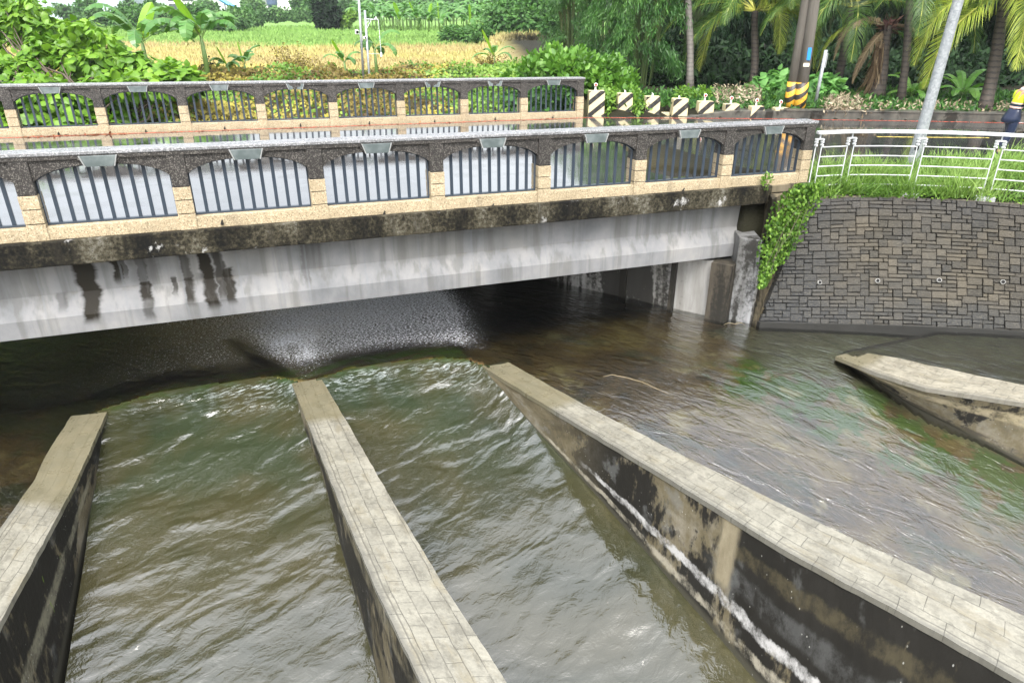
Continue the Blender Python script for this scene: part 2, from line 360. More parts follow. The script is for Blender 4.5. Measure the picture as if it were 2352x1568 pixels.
def coping_mat(name, wet, bw=.34, bh=.15, light=(.25, .24, .195), tilted=False):
    """imprinted concrete; u metres along, v metres across; submerged first stretch darker and browner (an algae film)"""
    g = G(name); u, v, _ = g.sep(g.uv)
    q = g.n.new('ShaderNodeTexBrick'); wv = g.noise(1.6, 3, g.uv, out=1); vm = g.n.new('ShaderNodeVectorMath'); vm.operation = 'MULTIPLY_ADD'; g.nt.links.new(wv, vm.inputs[0]); vm.inputs[1].default_value = (.09, .05, 0); g.nt.links.new(g.uv, vm.inputs[2]); g.nt.links.new(vm.outputs[0], q.inputs['Vector']); q.inputs['Scale'].default_value = 1
    q.inputs['Brick Width'].default_value = bw; q.inputs['Row Height'].default_value = bh; q.inputs['Mortar Size'].default_value = .006
    q.inputs['Mortar Smooth'].default_value = .6; q.offset = .5
    q.inputs['Color1'].default_value = (1, 1, 1, 1); q.inputs['Color2'].default_value = (.86, .86, .86, 1); q.inputs['Mortar'].default_value = (.42, .42, .42, 1)
    n = g.noise(3, 6, g.uv, .7); f = g.noise(26, 4, g.uv, .7)
    c = g.ramp(g.add(g.mul(n, .6), g.mul(f, .4)), [(.3, tuple(x*.42 for x in light)), (.46, tuple(x*.75 for x in light)), (.6, light), (.74, tuple(min(1, x*1.2) for x in light))])
    c = g.mix(g.step(g.noise(1.3, 5, g.mapv((1, 3, 1), v=g.uv), .7), .50, .68), c, g.mix(.65, c, (.17, .15, .10)))
    c = g.mix(g.ramp(g.noise(2.7, 4, g.mapv(v=g.uv, loc=(4, 9, 0)), .7), [(.36, .15), (.55, 1)]), c, g.mix(1., c, q.outputs['Color'], 'MULTIPLY'))
    grv = g.step(g.math('ABSOLUTE', g.add(v, -.075)), .004, .012, inv=True); c = g.mix(g.mul(grv, .6), c, (.05, .048, .04))
    c = g.mix(g.mul(g.step(g.noise(4.5, 5, g.mapv((1, 2, 1), v=g.uv, loc=(7, 1, 0)), .75), .5, .62), .55), c, (.10, .095, .075))
    c = g.mix(g.mul(g.step(v, .02, .07, inv=True), .6), c, (.10, .098, .085))
    w_ = g.step(g.add(u, g.mul(n, .25)), wet+.05, wet+.35, inv=True)
    c = g.mix(g.mul(w_, .8), c, g.mix(g.noise(2.2, 4, g.uv), (.055, .055, .03), (.17, .145, .085)))
    return g.fin(c, g.ramp(g.noise(5, 4, g.uv), [(.35, .2), (.6, .5)]), g.bump(g.add(g.mul(f, .35), q.outputs['Fac'] if False else g.math('MULTIPLY', q.outputs['Fac'], -1)), .4, .008), .5)
MT['cop1'] = coping_mat('imprinted_coping_left', 2.2)
MT['cop2'] = coping_mat('imprinted_coping_centre', 1.35)
MT['cop3'] = coping_mat('imprinted_coping_right', 1.9, .42, .2)
MT['cop4'] = coping_mat('imprinted_coping_side', .5, .42, .2, (.27, .25, .195))
def asphalt():
    g = G('wet_asphalt'); n = g.noise(1.2, 5, g.mapv((1, 1, 1)), .6); a = g.noise(90, 3, rough=.7)
    c = g.mix(a, (.022, .023, .024), (.06, .06, .06)); c = g.mix(g.step(n, .55, .7), c, (.035, .03, .024))
    sp = g.step(g.noise(60, 1), .70, .74); c = g.mix(sp, c, (.14, .14, .13))
    x, y, z = g.sep()
    pud = g.step(g.add(n, g.mul(g.step(x, 5.5, 11), -.10)), .38, .56)
    r = g.mix(pud, (.22, .22, .22), (.035, .035, .035))
    wav = g.noise(10, 3, g.mapv((.5, 1.6, 1))); h = g.add(g.mul(a, .10), g.mul(wav, .5))
    g.L(1.55, g.bs.inputs['IOR'])
    g.L(.9, g.bs.inputs['Coat Weight']); g.L(.04, g.bs.inputs['Coat Roughness']); g.L(2.3, g.bs.inputs['Coat IOR'])
    nor = g.bump(h, .045, .02); g.nt.links.new(g.bump(wav, .03, .02), g.bs.inputs['Coat Normal'])
    return g.fin(c, r, nor, .6)
MT['asphalt'] = asphalt()
def paint(name, col, wear=.5):
    g = G(name); n = g.noise(14, 5, rough=.7)
    c = g.mix(g.step(n, .5-wear*.1, .62), col, tuple(x*.35+.03 for x in col)); return g.fin(c, .25, g.bump(n, .1, .003))
MT['red'] = paint('red_road_paint', (.52, .10, .06), .6); MT['yellow'] = paint('yellow_road_paint', (.62, .50, .13)); MT['whitep'] = paint('white_road_paint', (.7, .7, .68))
def water_brown():
    g = G('murky_brown_water'); x, y, z = g.sep()
    n = g.noise(.45, 4, dist=.6)
    c = g.ramp(n, [(.3, (.020, .023, .010)), (.55, (.036, .034, .014)), (.75, (.050, .045, .021))])
    gr = g.mul(g.step(y, 6.8, 9.8), g.step(g.noise(.7, 3, g.mapv(loc=(3, 3, 0))), .38, .62))
    c = g.mix(g.mul(gr, .45), c, (.008, .028, .015))
    # churned, aerated water along the foot of the drop
    fm = g.attr('foam'); c = g.mix(g.mul(fm, g.step(g.noise(13, 5, g.aniso(.1, .45, 1.8), .75), .46, .66)), c, (.42, .47, .48))
    bed = g.attr('lip'); c = g.mix(bed, c, g.mix(g.step(g.noise(3.2, 4, g.mapv((.7, 1.6, 1))), .4, .62), (.055, .05, .018), (.032, .085, .012)))
    v = g.mapv((1, 1, 1), rot=(0, 0, .45))
    w1 = g.noise(1.3, 2, g.aniso(.38, .7, 1.4), .5, .5)
    w2 = g.noise(5.5, 4, g.aniso(.38, .85, 1.3), .6, .6)
    w3 = g.noise(26, 3, g.mapv((.8, 1.2, 1)), .6, .5)
    # rings where rain strikes
    vd = g.voro(5.5, g.mapv((1, 1, 0))); ring = g.mul(g.math('SINE', g.mul(vd, 210)), g.step(vd, .03, .22, inv=True), g.step(g.sep(g.voro(5.5, g.mapv((1, 1, 0)), out='Color'))[0], .55, .6))
    b = g.bump(w1, .7, .135); b = g.bump(w2, .5, .030, b); b = g.bump(w3, .35, .006, b); b = g.bump(ring, .25, .003, b)
    g.L(2.35, g.bs.inputs['IOR'])
    return g.fin(c, .04, b, .5)
MT['water'] = water_brown()
def water_clear():
    """thin sheet of clear water: what lies under it shows through, sky and bridge mirror on it"""
    g = G('clear_shallow_water'); g.n.remove(g.bs)
    x, y, z = g.sep(); r = g.step(y, 9.6, 11.6)
    w1 = g.noise(2.6, 4, g.aniso(-.9, .7, 1.6), .62, .8)
    w2 = g.noise(6, 2, g.aniso(-.9, .8, 1.5), .55, .6)
    w3 = g.noise(30, 3, g.mapv((1, 1, 1)), .65)
    w4 = g.noise(42, 3)
    foam = g.attr('foam')
    vd = g.voro(5., g.mapv((1, 1, 0))); ring = g.mul(g.math('SINE', g.mul(vd, 190)), g.step(vd, .03, .2, inv=True), g.step(g.sep(g.voro(5., g.mapv((1, 1, 0)), out='Color'))[0], .6, .65))
    b = g.bump(w1, .58, .068); b = g.bump(w2, .4, .017, b); b = g.bump(w3, .3, .006, b); b = g.bump(ring, .2, .003, b)
    b = g.bump(g.mul(w4, foam), 1., .05, b)
    gl = g.n.new('ShaderNodeBsdfGlossy'); gl.inputs['Roughness'].default_value = .05; g.nt.links.new(b, gl.inputs['Normal'])
    tr = g.n.new('ShaderNodeBsdfTransparent'); tr.inputs[0].default_value = (.72, .76, .62, 1)
    fr = g.n.new('ShaderNodeFresnel'); fr.inputs['IOR'].default_value = 1.9; g.nt.links.new(b, fr.inputs['Normal'])
    ms = g.n.new('ShaderNodeMixShader'); g.L(g.math('MINIMUM', g.add(g.mul(fr.outputs[0], 2.1), .0), 1.), ms.inputs[0]); g.nt.links.new(tr.outputs[0], ms.inputs[1]); g.nt.links.new(gl.outputs[0], ms.inputs[2])
    df = g.n.new('ShaderNodeBsdfDiffuse'); df.inputs[0].default_value = (.93, .96, 1, 1)  # diffuse white for the specks: spray, with sky glints painted in
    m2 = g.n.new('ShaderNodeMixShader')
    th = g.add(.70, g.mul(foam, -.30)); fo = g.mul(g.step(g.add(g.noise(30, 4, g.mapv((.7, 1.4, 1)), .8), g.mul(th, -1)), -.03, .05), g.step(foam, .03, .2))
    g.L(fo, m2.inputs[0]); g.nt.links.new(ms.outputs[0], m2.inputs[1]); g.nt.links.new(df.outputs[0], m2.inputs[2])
    g.nt.links.new(m2.outputs[0], g.out.inputs[0]); return g.m
MT['clear'] = water_clear()
def bed_mat():
    g = G('algae_stained_bed'); x, y, z = g.sep(); n = g.noise(.9, 5, g.mapv(loc=(2, 5, 0)), .62, .5); f = g.noise(7, 4, g.aniso(-.9, .8, 1.5), .6)
    c = g.ramp(g.add(g.mul(n, .75), g.mul(f, .25)), [(.36, (.030, .019, .008)), (.5, (.115, .068, .026)), (.66, (.24, .18, .095))])
    right = g.step(x, 3.5, 4.5)
    # dark teal slime and bright green algae, growing in from the far side wall
    c = g.mix(g.mul(g.step(g.noise(1.1, 5, g.aniso(-.9, .7, 1.6, loc=(1, 2, 0)), .65), .54, .66), .5, right), c, (.022, .060, .042))
    d = g.add(x, g.mul(y, .62)); al = g.mul(g.step(g.add(d, g.mul(g.add(g.noise(1.4, 5), -.5), 2.6)), 12.1, 12.7), g.step(y, 9.3, 8.7, inv=False), g.step(g.noise(2.2, 5, rough=.65), .42, .52))
    c = g.mix(g.mul(al, .95, g.step(y, 9.0, 9.6, inv=True)), c, g.mix(f, (.020, .060, .004), (.065, .16, .010)))
    tan = g.mul(g.step(g.noise(1.7, 4, g.mapv(loc=(8, 0, 0))), .58, .68), right, .6); c = g.mix(tan, c, (.34, .28, .17))
    sh = g.attr('shelf'); c = g.mix(g.mul(sh, .9), c, g.mix(g.step(g.noise(2.2, 5, rough=.7), .35, .65), (.075, .072, .055), (.15, .145, .12)))
    lp = g.attr('lip'); c = g.mix(g.mul(lp, g.step(g.noise(3.5, 4, g.aniso(.1, .6, 1.8)), .35, .55)), c, g.mix(f, (.07, .085, .018), (.11, .27, .025)))
    bridge_shade = g.step(y, 10.9, 12.5); c = g.mix(g.mul(bridge_shade, .75, g.add(1., g.mul(lp, -1))), c, (.012, .012, .012))  # bed darkened below the deck, the bridge's shade painted in
    pad = g.mul(g.step(x, -2.0, -1.2, inv=True), g.step(g.noise(1.5, 4), .45, .6)); c = g.mix(g.mul(pad, .7), c, (.028, .045, .014))
    return g.fin(c, .6, g.bump(f, .5, .02))
MT['bed'] = bed_mat()
def ground_mat():
    g = G('ground_and_field'); x, y, z = g.sep()
    n = g.noise(.06, 5, g.mapv((.5, 1.6, 1)), .6); f = g.noise(1.3, 6, g.mapv((.35, 1.5, 1)), .7); ff = g.noise(5, 5, g.mapv((.6, 1.6, 1)), .7)
    dist = g.add(g.mul(y, .93), g.mul(x, .36)); d2 = g.add(dist, g.mul(g.add(n, -.5), 26), g.mul(g.add(f, -.5), 7))
    yel = g.mix(g.step(g.add(g.mul(f, .6), g.mul(ff, .4)), .34, .66), (.22, .165, .07), (.40, .35, .16))
    yel = g.mix(g.mul(g.step(n, .45, .6), .5), yel, (.34, .33, .10))
    yel = g.mix(g.mul(g.step(d2, 46, 53, inv=True), g.step(x, 2, 8, inv=True), .8), yel, g.mix(f, (.42, .36, .06), (.55, .48, .13)))
    gre = g.mix(g.step(g.add(g.mul(f, .5), g.mul(ff, .5)), .36, .64), (.085, .17, .035), (.20, .32, .085))
    c = g.mix(g.step(d2, 74, 84), yel, gre)
    c = g.mix(g.mul(g.step(d2, 98, 116), .6), c, g.mix(f, (.07, .17, .03), (.2, .33, .08)))
    near = g.step(y, 33, 37, inv=True); c = g.mix(near, c, g.mix(f, (.03, .03, .012), (.10, .08, .035)))
    wood = g.mul(g.step(g.add(x, g.mul(y, -.32)), 2.5, 5), g.step(y, 60, 75, inv=True)); c = g.mix(wood, c, g.mix(f, (.007, .008, .004), (.022, .020, .010)))  # wood floor near black, the trees' shade put into its colour
    return g.fin(c, .8, g.bump(ff, .6, .15), .15)
MT['ground'] = ground_mat()
# ================================================================== THE SETTING
K = 1.066; ZW = -2.8
def kz(z): return CZ-(CZ-z)*K
kerbpx = [(1350, 268), (1450, 269), (1560, 270), (1680, 270.5), (1790, 271), (1881, 273), (2100, 276), (2352, 281), (2700, 291)]
kerb = [atz(x, y, -.25)[:2] for x, y in kerbpx]; kerb[0] = np.array([10.25, 19.7]); 
k1 = kerb[4]
for i in range(1, 4): kerb[i] = kerb[0]+(k1-kerb[0])*i/4+np.array([.0, .12*math.sin(math.pi*i/4)])
kerb.append(kerb[-1]+(kerb[-1]-kerb[-2])*3); kerb = np.array(kerb)
verge = np.array([(10.3, 10.95)]+[tuple(atz(x, y, -.28)[:2]) for x, y in ((1900, 404), (1990, 397), (2110, 382), (2230, 371), (2352, 364), (2700, 366))]); verge = np.vstack([verge, verge[-1]+(verge[-1]-verge[-2])*3])
wallT = np.array([tuple(atz(x, y, -.5)[:2]) for x, y in ((1862, 455), (1930, 451), (2000, 450), (2120, 453), (2240, 459), (2352, 468), (2650, 505))]+[(19., 3.), (24., -2.)])
wallB = np.array([tuple(atz(x, y, ZW)[:2]) for x, y in ((1738, 746), (1860, 750), (1990, 753), (2120, 757), (2240, 762), (2352, 768), (2650, 790))]+[(18.6, 2.2), (23.6, -2.8)])
ABUT = np.array([tuple(wallB[0]), tuple(atz(1610, 722, ZW)[:2]), tuple(atz(1440, 684, ZW)[:2]), tuple(atz(1277, 648, ZW)[:2]), (4.6, 16.5), (3.2, 20.), (1.5, 24)])
def fx(P, X): return np.interp(X, P[:, 0], P[:, 1])
def terrain():
    xs = np.unique(np.concatenate([np.arange(-12, 26, .3), -12-np.cumsum(np.linspace(.5, 14, 40)), 26+np.cumsum(np.linspace(.5, 14, 40))]))
    ys = np.unique(np.concatenate([np.arange(-1, 27, .3), -1-np.cumsum(np.linspace(.5, 9, 12)), 27+np.cumsum(np.linspace(.4, 12, 75))]))
    X, Y = np.meshgrid(xs, ys); Z = np.zeros_like(X)
    far = -1.25+1.15*np.exp(-((Y-32)/6.5)**2)
    far = np.where(Y < 28, far-.5*np.clip((28-Y)/5, 0, 1), far)
    wood = np.clip((X-.32*Y-1.5)/2.5, 0, 1)
    Z = far*(1-wood)+(-.10+.1*vnoise(X*.4, Y*.4))*wood+np.clip((Y-24)/10, 0, 1)*.10*fbm(X*.25, Y*.25, 3)
    # road belt and verge on the right
    kz_ = fx(kerb, X); vy = fx(verge, X); wy = fx(wallT, X)
    Z = np.where((X > 9.9) & (Y < kz_+.22), -.32, Z)
    t = np.clip((vy-Y)/np.maximum(vy-wy, .3), 0, 1)
    Z = np.where((X > 9.9) & (Y < vy), -.30-.20*t**.7+.02*vnoise(X*3, Y*3), Z)
    # stream cut
    ax = np.interp(Y, ABUT[:, 1], ABUT[:, 0]); inr = (Y < wy+.25) | ((Y > ABUT[0, 1]) & (X < ax+.45)) | ((Y <= ABUT[0, 1]) & (X < 9.9))
    st = inr & (Y < 23.2+.3*vnoise(X, X*0)) & (X > -9.5)
    Z = np.where(st, -4.8, Z)
    Z = np.where((Y < 6) & (X < -9.5), -1, Z)
    ny, nx = X.shape; idx = np.arange(ny*nx).reshape(ny, nx)
    Fc = np.stack([idx[:-1, :-1], idx[:-1, 1:], idx[1:, 1:], idx[1:, :-1]], -1).reshape(-1, 4)
    return X, Y, Z, Fc
_X, _Y, _Z, _F = terrain()
def tz(x, y):
    i = np.clip(np.searchsorted(_Y[:, 0], y), 0, _Y.shape[0]-1); j = np.clip(np.searchsorted(_X[0], x), 0, _X.shape[1]-1); return _Z[i, j]
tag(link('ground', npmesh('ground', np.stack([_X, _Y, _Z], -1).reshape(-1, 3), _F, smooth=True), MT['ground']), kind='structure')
# road: one sheet over the bridge and round to the right
def roadmesh():
    xs = np.concatenate([np.arange(-14, 10.3, .5), np.arange(10.3, 60, .25)]); V = []
    for x in xs:
        a = 10.72 if x < 10.3 else min(fx(verge, x)-.15, 30); b = 19.62 if x < 10.25 else fx(kerb, x)+.06
        for k in range(9): V.append((x, a+(b-a)*k/8, rz(x)))
    n = len(xs); idx = np.arange(n*9).reshape(n, 9); Fc = np.stack([idx[:-1, :-1], idx[1:, :-1], idx[1:, 1:], idx[:-1, 1:]], -1).reshape(-1, 4)
    return npmesh('road', np.array(V), Fc)
tag(link('road', roadmesh(), MT['asphalt']), kind='structure')
def strip(name, pts, w_, m, label=None):
    V = []; pts = [np.asarray(p, float) for p in pts]
    for i, p in enumerate(pts):
        t = nrm((pts[min(i+1, len(pts)-1)]-pts[max(i-1, 0)])[:2]); s = np.array([-t[1], t[0]])*w_/2
        for q in (p[:2]-s, p[:2]+s): V.append((q[0], q[1], rz(q[0])+.005))
    Fc = [[2*i, 2*i+2, 2*i+3, 2*i+1] for i in range(len(pts)-1)]
    return tag(link(name, npmesh(name, V, Fc), m), kind='structure')
strip('red_road_line', [(x, 19.42+.015*math.sin(x*2)) for x in np.arange(-14, 10.2, .4)]+[tuple(kerb[i]+np.array([-.08, -.22])) for i in range(1, 10)], .10, MT['red'])
strip('yellow_road_line', [atz(x, y, -.25)[:2] for x, y in ((2013, 314.5), (2140, 316), (2272, 317))], .11, MT['yellow'])
strip('white_road_line', [atz(x, y, -.25)[:2] for x, y in ((2334, 282), (2352, 282.5), (2420, 285))], .10, MT['whitep'])
# ------------------------------------------------------------------ bridge
br = thing('road_bridge', 'concrete road bridge with mould black slab edge and pale girders over the dark channel', 'bridge', (0, 10.5, 0))
b = MB(); b.box((-14, 10.48, -.36), (9.35, 19.95, -.02), shear=SL); (b.build('deck_slab', MT['fascia'], br, bevel=.015))
prof = [(0, -.365), (.0, -.86), (-.13, -1.16), (-.13, -1.42), (.9, -1.42), (.9, -1.16), (.75, -.86), (.75, -.365)]
for k in range(7):
    y = 10.83+k*1.38; m = MB(); xe = 9.15-k*.35
    n = len(prof); vs = []
    for x in (-14, xe): vs += [(x, y+p, z-SL*x) for p, z in prof]
    m.add(vs, [list(range(n)), [n+i for i in range(n)][::-1]]+[[i, (i+1) % n, n+(i+1) % n, n+i] for i in range(n)])
    (m.build('girder', MT['girder'], br, bevel=.008))
MT['steel'] = simple('dark_blue_grey_steel', (.030, .042, .058), .32, 0, .2, 12)
MT['glass'] = None
def plate_mat():
    g = G('frosted_lamp_cover'); n = g.noise(5, 4); c = g.mix(g.step(n, .35, .7), (.085, .105, .105), (.15, .175, .175)); return g.fin(c, .15, None, .6)
MT['plate'] = plate_mat()
MT['white_edge'] = simple('pale_plate_edge', (.26, .27, .265), .4)
MT['white_metal'] = simple('white_painted_steel', (.50, .52, .53), .3, 0, .05)
def galv():
    g = G('galvanised_steel'); n = g.voro(26, out='Color'); c = g.mix(g.sep(n)[0], (.26, .285, .30), (.40, .425, .44)); c = g.mix(g.step(g.noise(3, 4), .6, .7), c, (.22, .24, .25))
    return g.fin(c, .38, None, .5, .35)
MT['galv'] = galv()
BAY = 1.80; PW = .105; MT['joint'] = simple('mortar_and_groove_dark', (.006, .006, .006), .9)
def balustrade(name, label, Y, x0, n0, n1, xend, broken):
    """Y centre line; posts at x0+i*BAY for i in n0..n1; faces towards the viewer on the low-Y side"""
    yf = Y-.11; yb = Y+.11; z0 = -.07
    t = thing(name, label, 'balustrade', (x0+n0*BAY, Y, rz(x0+n0*BAY)))
    xa = x0+n0*BAY; xb = xend
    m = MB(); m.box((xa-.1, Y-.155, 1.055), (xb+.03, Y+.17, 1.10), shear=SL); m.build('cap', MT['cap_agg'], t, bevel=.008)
    m = MB(); m.box((xa-.1, Y-.145, 1.0), (xb+.02, Y+.145, 1.053), shear=SL); m.build('cap_band', MT['dark_agg'], t, bevel=.004)
    m = MB(); m.box((xa-.1, Y-.13, z0), (xb, Y+.13, .15), shear=SL); m.build('plinth', MT['beige_agg'], t, bevel=.008)
    for i in range(n0, n1+1):
        xc = x0+i*BAY; last = i == n1
        wl, wr = (PW, PW) if not last else (PW, xb-xc)
        m = MB(); m.box((xc-wl, Y-.14, .575), (xc+wr, Y+.14, .998), shear=SL); p = m.build('post', MT['dark_agg'], t, bevel=.006)
        m = MB(); zz = [z0-.003, .2, .39, .573]
        for a, c in zip(zz[:-1], zz[1:]): m.box((xc-wl-.006, Y-.148, a+.006), (xc+wr+.006, Y+.148, c-.006), shear=SL)
        pbs = m.build('post_base', MT['beige_agg'], p, bevel=.004)
        m = MB(); m.box((xc-wl+.01, Y-.132, z0+.01), (xc+wr-.01, Y+.132, .572), shear=SL); m.build('groove_core', MT['joint'], p)  # near black core, the shade of the grooves put into its colour
    for i in range(n0, n1):
        xa_ = x0+i*BAY+PW; xb_ = x0+(i+1)*BAY-PW; xm = (xa_+xb_)/2; hw = (xb_-xa_)/2
        # arch spandrel under the band, set back from the posts
        def az(x, lo=.735, hi=.925): return lo+(hi-lo)*math.sqrt(max(0, 1-((x-xm)/(hw*1.08))**2)) - (hi-lo)*math.sqrt(1-1/1.08**2)*(1-0)*(abs(x-xm)/hw)**4
        xs = np.linspace(xa_, xb_, 25)
        m = MB()
        for q in range(24):
            x1, x2 = xs[q], xs[q+1]; m.prism([(x1, az(x1)), (x2, az(x2)), (x2, .999), (x1, .999)], Y-.115, Y+.115, SL)
        sp = m.build('arch', MT['dark_agg'], t)
        # proud keystone block with the lamp cover
        m = MB(); m.prism([(xm-.19, .918), (xm+.19, .918), (xm+.245, 1.0), (xm-.245, 1.0)], Y-.15, Y+.15, SL)
        kb = m.build('keystone', MT['dark_agg'], t, bevel=.004)
        s_ = -1
        yk = Y-.15
        m = MB(); m.prism([(xm-.16, .905), (xm+.16, .905), (xm+.205, 1.04), (xm-.205, 1.04)], yk-.035, yk+.01, SL)
        if (i-n0) in broken:
            m = MB(); m.prism([(xm-.16, .905), (xm-.06, .905), (xm-.08, .985), (xm-.13, .99), (xm-.15, 1.04), (xm-.205, 1.04)], yk-.035, yk+.01, SL)
            m.prism([(xm+.02, .905), (xm+.16, .905), (xm+.205, 1.04), (xm+.15, 1.04), (xm+.12, .97), (xm+.05, .96)], yk-.035, yk+.01, SL)
        lc = m.build('lamp_cover', MT['plate'], t, bevel=.004)
        if (i-n0) in broken: tag(lc, 'shattered lamp cover')
        for sg in (-1, 1):
            m = MB(); m.prism([(xm+sg*.161, .903), (xm+sg*.174, .903), (xm+sg*.222, 1.042), (xm+sg*.206, 1.042)], yk-.037, yk+.01, SL); m.build('lamp_edge', MT['white_edge'], lc)
        # steel grille: frame with nine flat bars
        m = MB(); fr_ = .014
        m.box((xa_, Y-.03, .152), (xb_, Y+.03, .176), shear=SL)
        m.box((xa_+.001, Y-.03, .177), (xa_+.018, Y+.03, .74), shear=SL); m.box((xb_-.018, Y-.03, .177), (xb_-.001, Y+.03, .74), shear=SL)
        for q in range(24):
            x1, x2 = xs[q], xs[q+1]; m.prism([(x1, az(x1)-.022), (x2, az(x2)-.022), (x2, az(x2)-.002), (x1, az(x1)-.002)], Y-.03, Y+.03, SL)
        gr = m.build('grille_frame', MT['steel'], t)
        for k in range(9):
            xk = xa_+(xb_-xa_)*(k+1)/10.; m = MB(); m.box((xk-.0235, Y-.012, .177), (xk+.0235, Y+.012, az(xk)-.018), shear=SL); m.build('bar', MT['steel'], gr)
    return t
X0 = -2.4829; X1 = -4.4797; YF = 10.70; YB = 9.155+10.571+.12
near_b = balustrade('balustrade', 'nearer balustrade of the bridge, arches of dark pebble render over beige posts', YF, X0, -4, 7, 10.22, ())
far_b = balustrade('balustrade', 'farther balustrade of the bridge, beyond the wet road, with two shattered lamp covers', YB, X1, -5, 8, 10.02, (8, 10, 11))
# scupper pipe stubs in the plinths
m_dark = simple('black_pipe', (.02, .018, .015), .5)
def stub(t, x, Y, z):
    m = MB(); m.tube([(x, Y, z), (x, Y-.05, z-.005)], .022, 8); m.tube([(x-.01, Y-.045, z), (x+.012, Y-.05, z+.05)], .012, 6); m.build('drain_stub', m_dark, t)
for q in [(268, 551), (510, 512), (882, 491), (1131, 474), (1360, 459), (1568, 438)]:
    P = aty(q[0], q[1], YF-.13); stub(near_b, P[0], P[1]+.02, P[2])
for q in [(135, 308), (335, 302), (516, 295), (690, 288), (848, 283), (998, 279), (1137, 274), (1269, 270)]:
    P = aty(q[0], q[1], YB-.13); stub(far_b, P[0], P[1]+.02, P[2])
# ------------------------------------------------------------------ abutment, pier and corner
def quadwall(name, pts, zb, zt, thick, m, side, parent=None, out=.0):
    """upright wall along plan points, thickness towards 'side' (unit vector list)"""
    pts = [np.array(p, float) for p in pts]; V = []; n = len(pts)
    zts = zt if isinstance(zt, (list, tuple)) else [zt]*n
    for p, q in zip(pts, zts):
        s = np.array(side)*thick
        V += [(p[0], p[1], zb), (p[0], p[1], q), (p[0]+s[0], p[1]+s[1], q), (p[0]+s[0], p[1]+s[1], zb)]
    Fc = [[0, 1, 2, 3], [4*(n-1)+k for k in (3, 2, 1, 0)]]
    for i in range(n-1):
        for k in range(4): Fc.append([4*i+k, 4*(i+1)+k, 4*(i+1)+(k+1) % 4, 4*i+(k+1) % 4])
    mb = MB(); mb.add(V, Fc); return mb
ab = thing('abutment', 'streaked concrete abutment under the right end of the bridge', 'abutment', (ABUT[1][0], ABUT[1][1], ZW))
c0 = wallB[0]+np.array([.0, .02])
quadwall('w', [c0+np.array([-.05, .1])]+[tuple(p) for p in ABUT[1:]], -4.5, -1.66, 1.2, None, (.85, .35)).build('abutment_wall', MT['abut'], ab)
m = MB(); V = []
for z in (-4.5, -.37):
    for p in ((9.42, 10.62), (10.3, 10.62), (6.6, 20.2), (5.7, 20.2)): V.append((p[0], p[1], z))
m.add(V, [(0, 1, 2, 3), (4, 5, 6, 7), (0, 1, 5, 4), (1, 2, 6, 5), (2, 3, 7, 6), (3, 0, 4, 7)]); m.build('back_wall', MT['corner'], ab)
# slabs added to stand for the dark stained bands of the abutment
dirA = nrm(ABUT[2]-ABUT[1]); nA = np.array([-dirA[1]*-1, dirA[0]*-1]); nA = np.array([dirA[1], -dirA[0]]); nA = nA if nA[0] < 0 else -nA
P1 = np.array(atz(1672, 733, ZW)[:2]); P2 = np.array(atz(1722, 742, ZW)[:2])
d12 = nrm(P2-P1); back = np.array([.35, .75])
m = MB(); V = []
for z in (-4.5, -1.12):
    for p in (P1, P2, P2+back, P1+back): V.append((p[0], p[1], z))
m.add(V, [(0, 1, 2, 3), (4, 5, 6, 7), (0, 1, 5, 4), (1, 2, 6, 5), (2, 3, 7, 6), (3, 0, 4, 7)]); m.build('bearing_pier', MT['pier'], ab, bevel=.02)
for px, pw in ((1437, .14), (1545, .10), (1668, .42)):
    q = np.array(atz(px, 684+(px-1440)*.24, ZW)[:2]); q2 = q+dirA*pw
    m = MB(); V = []
    for z in (-4.5, -1.64):
        for p in (q, q2, q2-nA*.3, q-nA*.3): V.append((p[0]+nA[0]*.06, p[1]+nA[1]*.06, z))
    m.add(V, [(0, 1, 2, 3), (4, 5, 6, 7), (0, 1, 5, 4), (1, 2, 6, 5), (2, 3, 7, 6), (3, 0, 4, 7)]); m.build('stain_band_slab', MT['black_conc'], ab)
# return wall between pier and stone wall
T0 = wallT[0]; B0 = wallB[0]
m = MB(); P3 = np.array(atz(1738, 745, ZW)[:2])
Vb = [(P2[0]+.02, P2[1]+.02, -4.5), (P2[0]+.12, P2[1]+.05, -.38), (T0[0]+.05, T0[1]+.55, -.42), (T0[0]+.02, T0[1]+.02, -.52), (B0[0]+.01, B0[1], ZW-.02), (B0[0], B0[1], -4.5)]
Vk = [(x+.6, y+.9, z) for x, y, z in Vb]
m.add(Vb+Vk, [(0, 1, 2, 3, 4, 5), (6, 7, 8, 9, 10, 11)]+[(i, (i+1) % 6, 6+(i+1) % 6, 6+i) for i in range(6)])
m.build('return_wall', MT['corner'], ab)
m = MB(); m.box((9.36, 10.5, -.36), (10.25, 19.9, -.24)); m.box((9.5, 10.56, -.9), (10.3, 11.2, -.37)); m.build('end_block', MT['corner'], ab)
